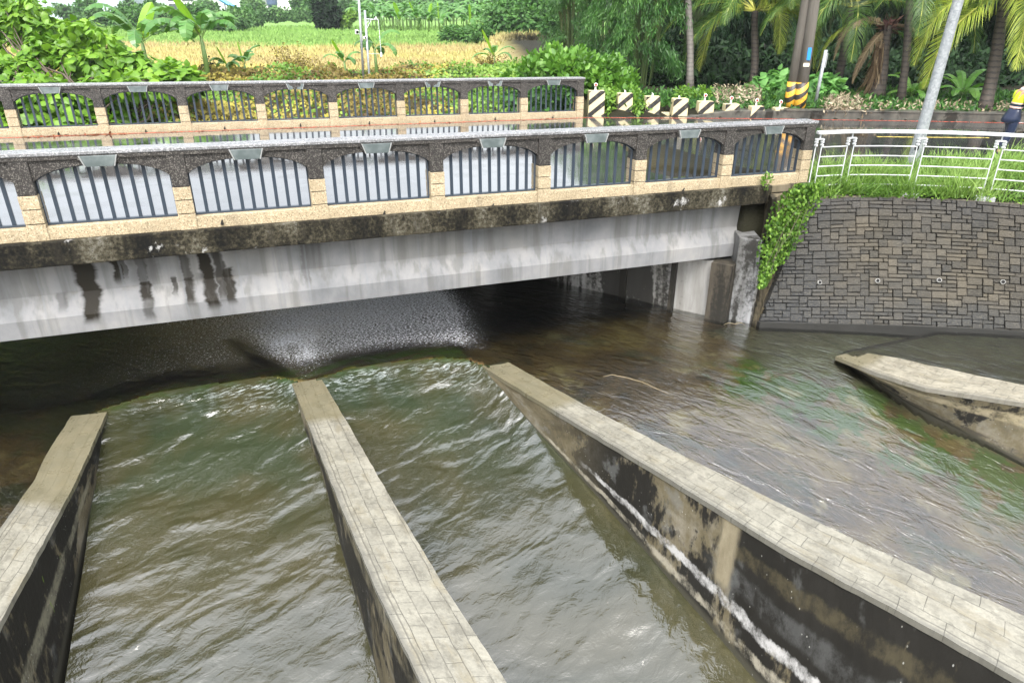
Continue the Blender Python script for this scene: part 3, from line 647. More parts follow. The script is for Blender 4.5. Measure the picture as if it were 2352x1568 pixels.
# ------------------------------------------------------------------ stone faced retaining wall
def stone_mat():
    g = G('split_face_stone'); r = g.attr('rnd'); x, y, z = g.sep()
    c = g.ramp(r, [(0, (.036, .034, .029)), (.5, (.058, .052, .041)), (1, (.084, .074, .056))])
    n = g.noise(.8, 4, rough=.6); c = g.mix(g.step(n, .35, .65), g.mix(.45, c, (.040, .043, .045)), c)
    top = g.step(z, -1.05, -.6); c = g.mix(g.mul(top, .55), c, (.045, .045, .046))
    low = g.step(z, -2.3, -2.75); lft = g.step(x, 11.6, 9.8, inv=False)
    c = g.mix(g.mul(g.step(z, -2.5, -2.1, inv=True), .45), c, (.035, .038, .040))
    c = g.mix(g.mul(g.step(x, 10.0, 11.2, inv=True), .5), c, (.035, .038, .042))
    f = g.noise(34, 5, g.mapv((1, 1, 1.8)), .7); c = g.mix(g.mul(g.step(f, .48, .68), .5), c, (.13, .118, .09))
    b = g.bump(g.noise(14, 5, g.mapv((1, 1, 1.7)), .65), .9, .03); b = g.bump(f, .5, .008, b)
    return g.fin(c, .75, b, .12)
MT['stone'] = stone_mat()
def wallpt(u, v, h=0.):
    """u metres along the top, v 0 foot..1 top, h out of the face"""
    d = np.concatenate([[0], np.cumsum(np.linalg.norm(np.diff(wallT, axis=0), axis=1))])
    T = np.array([np.interp(u, d, wallT[:, 0]), np.interp(u, d, wallT[:, 1])]); B = np.array([np.interp(u, d, wallB[:, 0]), np.interp(u, d, wallB[:, 1])])
    sag = .02*math.sin(u*1.7)
    A = np.array([B[0], B[1], ZW+.02]); C = np.array([T[0], T[1], -.52+sag]); p = A+(C-A)*v
    t = np.array([np.interp(u+.1, d, wallT[:, 0])-np.interp(u-.1, d, wallT[:, 0]), np.interp(u+.1, d, wallT[:, 1])-np.interp(u-.1, d, wallT[:, 1]), 0])
    n = nrm(np.cross(C-A, t)); n = n if n[1] < 0 else -n
    return p+n*h
rw = thing('retaining_wall', 'dark stone faced retaining wall below the grass verge with four drain holes', 'wall', (wallB[2][0], wallB[2][1], ZW))
_T2 = np.array([(9.12, 10.62)]+[tuple(atz(x, y, -.5)[:2]) for x, y in ((1866, 455), (1990, 450), (2120, 453), (2240, 459), (2352, 468), (2650, 505))]+[(19., 3.), (24., -2.)])
_d2 = np.concatenate([[0], np.cumsum(np.linalg.norm(np.diff(_T2, axis=0), axis=1))])
def wps(u, v, h=0.):
    T = np.array([np.interp(u, _d2, _T2[:, 0]), np.interp(u, _d2, _T2[:, 1])]); B = np.array([np.interp(u, _d2, wallB[:, 0]), np.interp(u, _d2, wallB[:, 1])])
    A = np.array([B[0], B[1], ZW+.02]); C = np.array([T[0], T[1], -.52]); p = A+(C-A)*v; t = np.array([np.interp(u+.1, _d2, _T2[:, 0])-np.interp(u-.1, _d2, _T2[:, 0]), np.interp(u+.1, _d2, _T2[:, 1])-np.interp(u-.1, _d2, _T2[:, 1]), 0])
    n = nrm(np.cross(C-A, t)); n = n if n[1] < 0 else -n
    return p+n*h
_um = []
for v_ in np.linspace(0, 1, 30):
    uu = [u for u in np.arange(0, 2.2, .01) if (lambda q: q[0] >= np.interp(q[1], [455, 746], [1864, 1739]))(pix(wps(u, v_)))]; _um.append(uu[0] if uu else 0)
def umin(v): return float(np.interp(v, np.linspace(0, 1, 30), _um))
def stones():
    H = 2.36; W_ = 9.0; ch = .068; cw = .088; nr = int(H/ch); nc = int(W_/cw); rnd = random.Random(5)
    occ = np.zeros((nr, nc), int); V = []; Fc = []; rr = []
    def put(c, r_, w_, h_):
        u0 = c*cw; u1 = (c+w_)*cw; v0 = r_/nr; v1 = (r_+h_)/nr
        if u1 < umin((v0+v1)/2)+.03: return
        g_ = .006; gv = g_/H
        hh = .012+rnd.random()*.028; b = len(V); e = .010
        j = [rnd.uniform(-.004, .004) for _ in range(8)]
        ring0 = [(u0+g_, v0+gv), (u1-g_, v0+gv), (u1-g_, v1-gv), (u0+g_, v1-gv)]
        ring0 = [(u+j[2*k], v+j[2*k+1]*.3) for k, (u, v) in enumerate(ring0)]
        ring0 = [(max(u, umin(v)), v) for u, v in ring0]; cu, cv = (max(u0, umin((v0+v1)/2))+u1)/2, (v0+v1)/2
        for (u, v) in ring0: V.append(wps(u, v, -.13))
        for (u, v) in ring0: V.append(wps(u, v, hh*.75))
        ring2 = [(u+(e if u < cu else -e), v+((e if v < cv else -e)/H)) for u, v in ring0]
        for (u, v) in ring2: V.append(wps(u, v, hh+rnd.uniform(-.003, .006)))
        for a in (0, 4):
            for k in range(4): Fc.append([b+a+k, b+a+(k+1) % 4, b+a+4+(k+1) % 4, b+a+4+k])
        Fc.append([b+8, b+9, b+10, b+11]); rr.extend([q]*9) if False else rr.extend([rnd.random()]*9)
    for r_ in range(nr):
        for c in range(nc):
            if occ[r_, c]: continue
            for _ in range(8):
                w_, h_ = rnd.choice([(2, 1), (2, 1), (3, 1), (3, 1), (2, 2), (2, 2), (3, 2), (3, 2), (3, 1), (2, 1), (4, 1), (2, 2)])
                if r_+h_ <= nr and c+w_ <= nc and not occ[r_:r_+h_, c:c+w_].any(): break
            else:
                w_ = 2 if c+2 <= nc and not occ[r_, c:c+2].any() else 1; h_ = 1
            occ[r_:r_+h_, c:c+w_] = 1; put(c, r_, w_, h_)
    return V, Fc, rr
V, Fc, rr = stones(); me = npmesh('stone_facing', V, Fc, rr)
bm = bmesh.new(); bm.from_mesh(me); bmesh.ops.recalc_face_normals(bm, faces=bm.faces); bm.to_mesh(me); bm.free()
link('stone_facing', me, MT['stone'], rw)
m = MB(); us = list(np.arange(0, 9.6, .3))+[13, 20]; V = []
for u in us:
    a, c = wallpt(u, 0, -.07), wallpt(u, 1, -.07); k = np.array([.35, .85, 0])*.75
    V += [a+(a-c)*.75, c, c+k, a+(a-c)*.75+k]
n = len(us); m.add(V, [[0, 1, 2, 3], [4*(n-1)+k for k in range(4)]]+[[4*i+k, 4*(i+1)+k, 4*(i+1)+(k+1) % 4, 4*i+(k+1) % 4] for i in range(n-1) for k in range(4)])
m.build('wall_core', MT['joint'], rw)
m = MB(); V = []
for u in us:
    a, c = wallpt(u, 1, -.03), wallpt(u, 1, -.30); V += [a+(0, 0, -.02), a+(0, 0, .028+.012*math.sin(u*5)), c+(0, 0, .03), c+(0, 0, -.02)]
m.add(V, [[0, 1, 2, 3], [4*(n-1)+k for k in range(4)]]+[[4*i+k, 4*(i+1)+k, 4*(i+1)+(k+1) % 4, 4*i+(k+1) % 4] for i in range(n-1) for k in range(4)])
m.build('wall_top', simple('pale_mortar_top', (.19, .165, .12), .7, 0, .35, 5), rw)
m = MB(); V = []
for u in us:
    a, c = wallpt(u, 0, .10), wallpt(u, 0, -.02); V += [a+(0, 0, -1.2), a+(0, 0, .055), c+(0, 0, .055), c+(0, 0, -1.2)]
m.add(V, [[0, 1, 2, 3], [4*(n-1)+k for k in range(4)]]+[[4*i+k, 4*(i+1)+k, 4*(i+1)+(k+1) % 4, 4*i+(k+1) % 4] for i in range(n-1) for k in range(4)])
m.build('footing', simple('wet_dark_footing', (.022, .022, .020), .65, 0, .3, 4, .15), rw, bevel=.015)
MT['pvc'] = simple('pale_pvc', (.36, .36, .34), .4)
def onwall(x, y):
    best = None
    for u in np.arange(0, 9, .03):
        for v in (.2, .3, .35, .4, .45, .5):
            p = wallpt(u, v); q = pix(p); e = (q[0]-x)**2+((q[1]-y)*.5)**2
            if best is None or e < best[0]: best = (e, u, v)
    _, u, v = best; ys = [(abs(pix(wallpt(u, vv))[1]-y), vv) for vv in np.linspace(0, 1, 120)]
    return u, min(ys)[1]
for (x, y) in ((1881, 649), (2011, 646), (2153, 643), (2302, 647)):
    u, v = onwall(x, y); p = wallpt(u, v, .085); n_ = nrm(wallpt(u, v, 1)-wallpt(u, v, 0))
    m = MB(); a = nrm(np.cross(n_, (0, 0, 1))); c = np.cross(a, n_); nn = 20; V = []; r1, r2 = .040, .034
    for (rr_, dd) in ((r1, -.10), (r1, 0), (r2, 0), (r2, -.10)):
        for k in range(nn):
            th = 2*math.pi*k/nn; V.append(p+n_*dd+rr_*(math.cos(th)*a+math.sin(th)*c))
    m.add(V, [[j*nn+k, j*nn+(k+1) % nn, (j+1) % 4*nn+(k+1) % nn, (j+1) % 4*nn+k] for j in range(4) for k in range(nn)])
    dp = m.build('drain_pipe', MT['pvc'], rw, smooth=False)
    m = MB(); V = [p-n_*.004+r2*(math.cos(2*math.pi*k/nn)*a+math.sin(2*math.pi*k/nn)*c) for k in range(nn)]; m.add(V, [list(range(nn))]); m.build('bore_dark_disc', simple('bore_shade_black', (.003, .003, .003), .9), dp)  # black disc near the mouth, the dark of the hole painted on
# ------------------------------------------------------------------ dividers and water
def wz(d):   # channel water level at distance d below the lip
    d = np.maximum(d, 0); return kz(-2.45-.11*(1-np.exp(-(d/.34)**2))-.30*(1-np.exp(-(d/1.5)**2))-.085*d)
_lp = np.array([atz(x, y, ZW)[:2] for x, y in ((150, 965), (240, 938), (350, 903), (500, 880), (620, 864), (690, 874), (745, 866), (800, 846), (900, 832), (1000, 822), (1075, 824), (1108, 836), (1160, 850))]); LIPX, LIPY = _lp[:, 0], _lp[:, 1]
def lipy(x): return np.interp(x, LIPX, LIPY)
def foot(x, y):
    z = ZW
    for _ in range(40):
        P = atz(x, y, z); z = .5*z+.5*float(wz(lipy(P[0])-P[1]))
    return P
def poly(pts, ztop):
    return np.array([atz(x, y, kz(z)) for (x, y), z in zip(pts, ztop)])
def resamp(P, n):
    d = np.concatenate([[0], np.cumsum(np.linalg.norm(np.diff(P, axis=0), axis=1))]); s = np.linspace(0, d[-1], n)
    return np.stack([np.interp(s, d, P[:, k]) for k in range(P.shape[1])], 1)
def divider(label, TL, TR, zl, zr, FL, face, mb_, mc, n=60, foots=None):
    """TL/TR far to near outlines of the top; FL outline of the waterline under the visible face ('L' left or 'R' right)"""
    L_ = resamp(poly(TL, zl), n); R_ = resamp(poly(TR, zr), n)
    FP = resamp(np.array([(x, y, 0.) for x, y in ([FL[0]]+list(FL)+[ex(FL[-2], FL[-1], 3)])]), 900)[:, :2]
    vis_ = L_ if face == 'L' else R_; Fv = []
    for p in vis_:          # the point of the waterline plumb below this point of the edge
        q = np.array(pix(p)); dv = nrm(np.array([1173.4, 4190.])-q); rel = FP-q; off = np.abs(rel[:, 0]*dv[1]-rel[:, 1]*dv[0])+1e3*((rel@dv) < -3)
        k = int(np.argmin(off)); Fv.append((foots or foot)(*FP[k]))
    Fv = np.array(Fv)
    t = thing('channel_divider', label, 'divider wall', (L_[0]+R_[0])/2)
    d = np.concatenate([[0], np.cumsum(np.linalg.norm(np.diff(L_, axis=0), axis=1))])
    jit = .006*fbm(d*6, d*0+3, 3)
    # coping slab
    V = []; UV = []
    for i in range(n):
        w_ = np.linalg.norm(R_[i]-L_[i]); s = nrm(R_[i]-L_[i])
        a = L_[i]-s*(.012+jit[i]); c = R_[i]+s*(.012-jit[i])
        for k in range(6): q = a+(c-a)*k/5; V.append(q+(0, 0, .004*vnoise(d[i]*3, k*1.3))); UV.append((d[i], w_*k/5))
        V += [c-(0, 0, .07), a-(0, 0, .07)]; UV += [(d[i], w_), (d[i], 0)]
    Fc = []
    for i in range(n-1):
        for k in range(8): Fc.append([8*i+k, 8*i+(k+1) % 8, 8*(i+1)+(k+1) % 8, 8*(i+1)+k])
    Fc += [list(range(8)), [8*(n-1)+k for k in range(8)]]
    m = MB(); m.add(V, Fc, UV); m.build('coping', mc, t)
    # body: the face carries uv (metres along, 0 at water .. 1 at top)
    V = []; UV = []; dn = np.array([0, 0, -1.])
    vis, oth = (L_, R_) if face == 'L' else (R_, L_)
    for i in range(n):
        a = vis[i]-(0, 0, .068); b_ = Fv[i]; e = b_-a; lo = b_+dn*1.3+np.array([e[0], e[1], 0])*.2
        o = oth[i]-(0, 0, .068)
        V += [a, a+(b_-a)*.5+.01*(oth[i]-vis[i])*vnoise(d[i]*2, 1), b_, lo, (o[0], o[1], lo[2]), o]
        UV += [(d[i], 1), (d[i], .5), (d[i], 0), (d[i], -.6), (d[i]+3, -.6), (d[i]+3, 1)]
    Fc = [list(range(6)), [6*(n-1)+k for k in range(6)]]
    for i in range(n-1):
        for k in range(6): Fc.append([6*i+k, 6*i+(k+1) % 6, 6*(i+1)+(k+1) % 6, 6*(i+1)+k])
    m = MB(); m.add(V, Fc, UV); m.build('wall_body', mb_, t)
    return L_, R_, Fv
def ex(a, b, t): return (b[0]+(b[0]-a[0])*t, b[1]+(b[1]-a[1])*t)
D1 = divider('left divider wall of the flood channel, mossy face and imprinted top', [(165, 955), (110, 1040), (77, 1108), (0, 1215), ex((77, 1108), (0, 1215), 1.5), ex((77, 1108), (0, 1215), 4.5)],
  [(243, 946), (200, 1045), (160, 1128), (0, 1425), (-75, 1568), ex((160, 1128), (0, 1425), 1.3)], [-2.45, -2.44, -2.40, -2.3, -2.15, -1.9], [-2.45, -2.44, -2.40, -2.1, -2.0, -1.85],
  [(243, 950), (231, 1030), (220, 1112), (187, 1272), (133, 1565), (100, 1760)], 'R', MT['div1'], MT['cop1'])
D2 = divider('middle divider wall with imprinted top, its tip in the churning water below the bridge', [(672, 880), (700, 950), (760, 1100), (865, 1350), (972, 1568), (1060, 1745)],
  [(735, 868), (790, 960), (870, 1100), (1020, 1350), (1163, 1568), (1280, 1745)], [-2.46, -2.43, -2.27, -2.05, -1.93, -1.85], [-2.46, -2.43, -2.27, -2.05, -1.93, -1.85],
  [(676, 898), (702, 990), (723, 1045), (737, 1078), (784, 1258), (873, 1568), (925, 1745)], 'L', MT['div2'], MT['cop2'])
D3 = divider('long right divider wall with black mould face and two white waterlines', [(1108, 840), (1190, 890), (1275, 942), (1500, 1075), (1800, 1260), (2100, 1420), (2352, 1562), (2560, 1680)],
  [(1160, 828), (1260, 885), (1370, 945), (1600, 1062), (1900, 1210), (2130, 1317), (2352, 1415), (2560, 1510)], [-2.46, -2.42, -2.36, -2.17, -1.98, -1.85, -1.75, -1.7], [-2.46, -2.42, -2.36, -2.17, -1.98, -1.85, -1.75, -1.7],
  [(1110, 846), (1160, 905), (1230, 985), (1400, 1170), (1580, 1380), (1740, 1568), (1850, 1700)], 'L', MT['div3'], MT['cop3'])
def foot4(x, y):
    z = ZW
    for _ in range(40):
        P = atz(x, y, z); z = .5*z+.5*(ZW-.28*.6*math.log1p(math.exp((8.4-P[1])/.6)))
    return P
D4 = divider('low divider wall in front of the stone wall, brown stained face', [(1920, 818), (2020, 857), (2125, 890), (2352, 925), (2600, 960)], [(1960, 806), (2060, 822), (2125, 837), (2352, 885), (2600, 938)],
  [-2.46, -2.40, -2.33, -2.24, -2.15], [-2.46, -2.40, -2.33, -2.24, -2.15], [(1920, 822), (2005, 873), (2090, 928), (2352, 1065), (2600, 1190)], 'L', MT['div4'], MT['cop4'], foots=foot4)
# water in the two flood channels
def grid(xs, ys): X, Y = np.meshgrid(xs, ys); return X, Y
def gridmesh(name, X, Y, Z, keep, m, at={}):
    ny, nx = X.shape; idx = np.arange(ny*nx).reshape(ny, nx); k = keep[:-1, :-1] & keep[1:, 1:] & keep[:-1, 1:] & keep[1:, :-1]
    Fc = np.stack([idx[:-1, :-1], idx[:-1, 1:], idx[1:, 1:], idx[1:, :-1]], -1)[k]
    zz = Z.reshape(-1)[Fc]; Fc = Fc[(zz.max(1)-zz.min(1)) < (.14 if name != 'channel_water' else 9)]
    used = np.unique(Fc); mp = np.zeros(ny*nx, np.int64); mp[used] = np.arange(len(used)); V = np.stack([X, Y, Z], -1).reshape(-1, 3)[used]
    me = npmesh(name, V, mp[Fc], smooth=True)
    for kk, a in at.items():
        q = me.attributes.new(kk, 'FLOAT', 'POINT'); q.data.foreach_set('value', a.reshape(-1)[used].astype(np.float32))
    return tag(link(name, me, m), kind='structure')
def bx(P, Y):  # X on a divider outline at Y
    o = np.argsort(P[:, 1]); return np.interp(Y, P[o, 1], P[o, 0])
X, Y = grid(np.arange(-4.2, 6.6, .05), np.arange(1.5, 11.6, .05))
d = lipy(X)-Y
Z = wz(d)
amp = np.clip((d-.1)/1.2, 0, 1)
c_, s_ = math.cos(.30), math.sin(.30); u = X*c_+Y*s_; v = -X*s_+Y*c_
Z = Z+amp*(.010*fbm(u*1.0+3, v*1.9, 3)+.004*vnoise(u*7+.7*v, v*9-.5*u))
Z = Z+.03*np.exp(-((d-.55)/.12)**2)*(1+.5*vnoise(X*2, Y*2))
foam = (.6*np.exp(-((d-.20)/.11)**2)+.25*np.exp(-((d-.5)/.3)**2))*np.clip(.75+.7*vnoise(X*1.3+5, Y*1.3), .25, 1)*np.clip((X+2.6)/2.4, .15, 1)
lip = .35*np.exp(-((d-.0)/.12)**2)
in1 = (X > bx(D1[1], Y)-.15) & (X < bx(D2[0], Y)+.12); in2 = (X > bx(D2[1], Y)-.12) & (X < bx(D3[0], Y)+.15); 
tip = Y > 10.55
keep = (d > -.03) & (in1 | in2) & (X > -2.55)
gridmesh('channel_water', X, Y, Z, keep, MT['water'], dict(foam=foam, lip=lip))
# clear sheet over the pool under the bridge, the left apron and the right chute
X, Y = grid(np.arange(-9.4, 18, .07), np.arange(1.0, 23.6, .07)); d = lipy(X)-Y
Z = np.full(X.shape, ZW)-.28*.6*np.log1p(np.exp((8.4-Y)/.6))*(X > bx(D3[1], Y)-.4)
def wx(Y): return np.interp(Y, D4[0][::-1, 1], D4[0][::-1, 0]) if D4[0][0, 1] > D4[0][-1, 1] else np.interp(Y, D4[0][:, 1], D4[0][:, 0])
shelf = (X > wx(Y)+.22) & (Y < D4[0][:, 1].max()+.1)
Z = np.where(shelf, ZW+.01, Z)
inch = ((X > bx(D1[1], Y)-.05) & (X < bx(D3[0], Y)+.02) & (Y < lipy(X)) & (Y < 10.75)) | ((Y < lipy(X)+.0) & (X > -2.55) & (X < 3.3))
front = Y > np.interp(X, wallB[:, 0], wallB[:, 1])+.02
ax_ = np.interp(Y, ABUT[:, 1], ABUT[:, 0])
keep = ~inch & ~((X > 9.05) & front) & ~((Y > ABUT[0, 1]) & (X > ax_+.5))
# rain pocked water; white specks paint spray and sky glints, fewer where dim
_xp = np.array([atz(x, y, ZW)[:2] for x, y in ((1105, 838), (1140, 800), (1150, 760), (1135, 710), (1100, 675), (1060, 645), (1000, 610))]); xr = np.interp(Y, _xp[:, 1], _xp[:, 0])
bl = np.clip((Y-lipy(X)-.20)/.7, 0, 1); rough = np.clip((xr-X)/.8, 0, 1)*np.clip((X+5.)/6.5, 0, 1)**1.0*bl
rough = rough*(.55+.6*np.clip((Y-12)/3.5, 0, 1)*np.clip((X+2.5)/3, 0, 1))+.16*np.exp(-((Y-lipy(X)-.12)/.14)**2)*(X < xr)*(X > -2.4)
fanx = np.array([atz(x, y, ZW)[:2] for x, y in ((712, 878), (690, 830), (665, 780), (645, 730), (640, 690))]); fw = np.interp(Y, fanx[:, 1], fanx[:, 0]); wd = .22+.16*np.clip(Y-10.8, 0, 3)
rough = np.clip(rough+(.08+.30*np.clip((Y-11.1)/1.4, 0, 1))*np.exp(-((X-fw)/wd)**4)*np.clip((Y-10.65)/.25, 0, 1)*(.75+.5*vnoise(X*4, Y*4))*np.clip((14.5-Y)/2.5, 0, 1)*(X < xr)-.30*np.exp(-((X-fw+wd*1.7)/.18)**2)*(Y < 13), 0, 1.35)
plip = np.exp(-((Y-lipy(X)-.38)/.24)**2)*np.clip((X+2.6)/1.2, 0, 1)*(X < 3.4)
Z = Z+.006*vnoise(X*3, Y*3)*rough
keepx = keep
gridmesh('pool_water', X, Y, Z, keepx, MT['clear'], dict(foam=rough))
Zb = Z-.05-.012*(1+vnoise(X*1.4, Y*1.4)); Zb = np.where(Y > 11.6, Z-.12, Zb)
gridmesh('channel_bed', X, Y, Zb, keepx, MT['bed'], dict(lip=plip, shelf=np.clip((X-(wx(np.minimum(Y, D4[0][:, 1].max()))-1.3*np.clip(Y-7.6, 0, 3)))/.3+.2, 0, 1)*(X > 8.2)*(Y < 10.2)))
# ------------------------------------------------------------------ kerb wall, barrier blocks
MT['kerb'] = conc('wet_dark_kerb_concrete', (.035, .035, .032), (.10, .095, .08), .35, 1.5, .35, .5)
kw = thing('kerb_wall', 'low wet concrete kerb wall along the far edge of the road below the palms', 'kerb', (kerb[5][0], kerb[5][1], -.25))
KW = kerb.copy(); KW[0] = (10.2, 19.78)
m = MB(); V = []
for i, p in enumerate(KW):
    t = nrm(KW[min(i+1, len(KW)-1)]-KW[max(i-1, 0)]); s = np.array([-t[1], t[0]]); s = s if s[1] > 0 else -s
    h = .02 if i < 3 else .22
    for q, z in ((p, -.4), (p, h-.27), (p+s*.5, h-.27), (p+s*.5, -.4)): V.append((q[0], q[1], z))
n = len(KW); m.add(V, [[0, 1, 2, 3], [4*(n-1)+k for k in range(4)]]+[[4*i+k, 4*(i+1)+k, 4*(i+1)+(k+1) % 4, 4*i+(k+1) % 4] for i in range(n-1) for k in range(4)])
m.build('kerb_body', MT['kerb'], kw, bevel=.02)
m = MB(); V = []
for i in range(4, n):
    p = KW[i]; t = nrm(KW[min(i+1, n-1)]-KW[max(i-1, 0)]); s = np.array([-t[1], t[0]]); s = s if s[1] > 0 else -s
    for q, z in ((p-s*.02, -.052), (p-s*.02, -.012), (p+s*.53, -.012), (p+s*.53, -.052)): V.append((q[0], q[1], z))
k_ = n-4; m.add(V, [[0, 1, 2, 3], [4*(k_-1)+k for k in range(4)]]+[[4*i+k, 4*(i+1)+k, 4*(i+1)+(k+1) % 4, 4*i+(k+1) % 4] for i in range(k_-1) for k in range(4)])
m.build('kerb_cap', MT['kerb'], kw, bevel=.01)
def block_mat():
    g = G('striped_barrier_paint'); x, y, z = g.sep(g.uv)
    d = g.add(y, g.mul(x, -.72)); n = g.noise(9, 5, g.uv, .7)
    q = g.math('FRACT', g.mul(g.add(d, .40), 3.1)); st = g.mul(g.step(g.math('ABSOLUTE', g.add(q, -.5)), .20, .235, inv=True), g.step(x, .001, .03))
    base = g.mix(g.step(g.noise(4, 5, g.uv, .7), .6, .68), (.52, .45, .27), (.20, .17, .12))
    c = g.mix(st, base, g.mix(g.step(n, .5, .66), (.012, .012, .012), (.07, .065, .05)))
    c = g.mix(g.mul(g.step(g.noise(5, 5, rough=.75), .60, .66), .75), c, (.05, .045, .035))
    return g.fin(c, .4, g.bump(n, .3, .01))
MT['block'] = block_mat()
MT['cream'] = conc('cream_painted_concrete', (.36, .31, .19), (.52, .46, .31), .1, 1.6, .5)
MT['refl_red'] = simple('red_reflector', (.55, .03, .02), .2); MT['refl_white'] = simple('white_plastic', (.75, .75, .73), .4)
blk = [(1340.8, 1350.8, 1387.4, 209.7, 268, 1), (1407, 1418, 1451.5, 215.5, 265.5, .0), (1472, 1481.5, 1514.5, 222.5, 266.5, .0), (1535, 1544, 1578.5, 227.5, 267.5, 0.5), (1594, 1603, 1638, 234, 267.5, 1), (1655, 1664, 1697, 240, 268.5, 1), (1716, 1724, 1754, 245.5, 269.5, 1), (1775, 1779, 1809.5, 249, 269.5, 1)]
blab = ['first striped barrier block, beside the end of the far balustrade, tallest of the row', 'second striped barrier block from the balustrade, its reflector stub broken',
 'third striped barrier block from the balustrade, with a stump where the reflector was', 'fourth striped barrier block from the balustrade, with a bent white stub', 'fifth striped barrier block, black stripe to the corner, red reflector on top',
 'sixth striped barrier block from the balustrade, red reflector on top', 'third striped barrier block counted from the utility poles, narrow twin stripes', 'barrier block next but one to the utility poles, lowest of the row']
blab[6] = 'next to last striped barrier block towards the utility poles, chipped at its foot'; blab[7] = 'last and lowest striped barrier block, nearest the yellow and black utility poles'
for i, (xa, xb, xc, yt, yb_, rf) in enumerate(blk):
    t_ = i/7.; base = kerb[0]+(kerb[4]-kerb[0])*0
    # stands on the kerb line
    A = atz(xb, yb_, -.235); C = atz(xc, yb_-.3, -.235); 
    ln = np.array([C[0]-A[0], C[1]-A[1]]); w_ = np.linalg.norm(ln); ang = math.atan2(ln[1], ln[0])
    ht = CZ-(CZ+.235)*0; dd = (np.array(A)-CAM); rt_ = ray(xb, yt); s_ = np.linalg.norm(dd[:2])/np.linalg.norm(rt_[:2]); h = CZ+rt_[2]*s_+.235
    t = thing('barrier_block', blab[i], 'barrier block', A, 0, 'striped barrier blocks beyond the bridge')
    u = nrm(ln); v = np.array([-u[1], u[0]]); v = v if v[1] > 0 else -v; dep = .32
    m = MB(); V = []; UV = []
    fp = [(0, 0), (w_, 0)]
    def P(a, b_, z): q = np.array(A[:2])+u*a+v*b_; return (q[0], q[1], -.235+z)
    tp = .96
    F4 = [P(0, 0, 0), P(w_, 0, 0), P(w_*.985, .015, h), P(w_*.015, .015, h)]; B4 = [P(0, dep, 0), P(w_, dep, 0), P(w_*.985, dep-.01, h), P(w_*.015, dep-.01, h)]
    off = [.0, .12, .22, .05, .3, .12, .38, .42][i]
    m.add(F4, [(0, 1, 2, 3)], [(0.03, .1+off), (w_, .1+off), (w_, h+off), (0.03, h+off)])
    m.add(F4+B4, [(4, 7, 6, 5), (0, 3, 7, 4), (1, 5, 6, 2), (3, 2, 6, 7)], [(-1, 0)]*8)
    m.build('block_body', MT['block'], t, bevel=.012)
    if rf:
        c = P(w_*.42, dep*.4, h); m = MB(); m.tube([c, (c[0], c[1], c[2]+.10*(1 if rf == 1 else .8))], [.03, .02], 8); st_ = m.build('reflector_post', MT['refl_white'], t)
        if rf == 1:
            m = MB(); e = (c[0], c[1]-.015, c[2]+.17); m.tube([(e[0]+v[0]*-.012, e[1]+v[1]*-.012, e[2]), (e[0]+v[0]*.012, e[1]+v[1]*.012, e[2])], .052, 14); o = m.build('reflector_plate', MT['refl_white'], t)
            m = MB(); m.tube([(e[0]-v[0]*.022, e[1]-v[1]*.022, e[2]), (e[0]-v[0]*.012, e[1]-v[1]*.012, e[2])], .034, 14); m.build('red_lens', MT['refl_red'], o)
    else:
        c = P(w_*.48, dep*.4, h); m = MB(); m.tube([c, (c[0]+.01, c[1], c[2]+.06), (c[0]-.02, c[1], c[2]+.09)], [.035, .02, .012], 7); m.build('broken_post', MT['refl_white'], t)
# cream footing between the first blocks
fo = thing('barrier_footing', 'cream painted strip footing joining the first three striped blocks', 'footing', (10.4, 19.9, -.24))
a, c = atz(1388, 262, -.235), atz(1540, 266, -.235); m = MB(); dv = np.array([.02, .16])
V = [(a[0], a[1]+.05, -.3), (c[0], c[1]+.05, -.3), (c[0], c[1]+.05, -.15), (a[0], a[1]+.05, -.08)]; V += [(x+.1, y+.22, z) for x, y, z in V]
m.add(V, [(0, 1, 2, 3), (4, 5, 6, 7), (0, 1, 5, 4), (1, 2, 6, 5), (2, 3, 7, 6), (3, 0, 4, 7)]); m.build('footing_strip', MT['cream'], fo, bevel=.01)
# ------------------------------------------------------------------ utility poles, signpost, lamp post
def pole_base_mat():
    g = G('yellow_black_pole_band'); x, y, z = g.sep(g.uv); q = g.math('FRACT', g.add(g.mul(z, 1), g.add(g.mul(x, 1.9), g.mul(y, .0))))
    ox, oy, oz = g.sep(); q = g.math('FRACT', g.add(g.mul(oz, 3.2), g.mul(ox, -2.6)))
    n = g.noise(9, 5, rough=.7); c = g.mix(g.step(q, .5, .54), (.62, .33, .03), (.02, .018, .015)); c = g.mix(g.mul(g.step(n, .56, .64), .8), c, (.22, .09, .03)); return g.fin(c, .45, g.bump(n, .3, .01))
MT['band'] = pole_base_mat()
MT['pole'] = conc('brown_grey_spun_concrete', (.075, .068, .057), (.14, .13, .112), .12, 1.5, .45, .1)
MT['blue'] = simple('blue_plate', (.02, .22, .62), .35, 0, .1); MT['pale'] = simple('pale_plate', (.6, .55, .42), .4)
def polething(label, base, top, r0, r1, yb):
    t = thing('utility_pole', label, 'utility pole', base); b_ = np.array(base); d = np.array(top)-b_
    m = MB(); m.tube([b_+d*s for s in (.0, .25, .5, .75, 1)], [r0+(r1-r0)*s for s in (0, .25, .5, .75, 1)], 20); m.build('pole_shaft', MT['pole'], t, smooth=True)
    s1 = yb/d[2]; m = MB(); m.tube([b_+(0, 0, -.02), b_+d*s1*.5, b_+d*s1], [r0+.02, r0+.017, r0+.01], 20); m.build('striped_band', MT['band'], t, smooth=True)
    return t, b_, d
pb1 = atz(1812, 256, -.15); pt1 = atd(1850, -30, 1); 
def up_to(base, xtop, ytop):
    """point over the base depth whose picture is at (xtop, ytop), at the same distance along the view plane"""
    D = (np.array(base)-CAM)@FW; return atd(xtop, ytop, D)
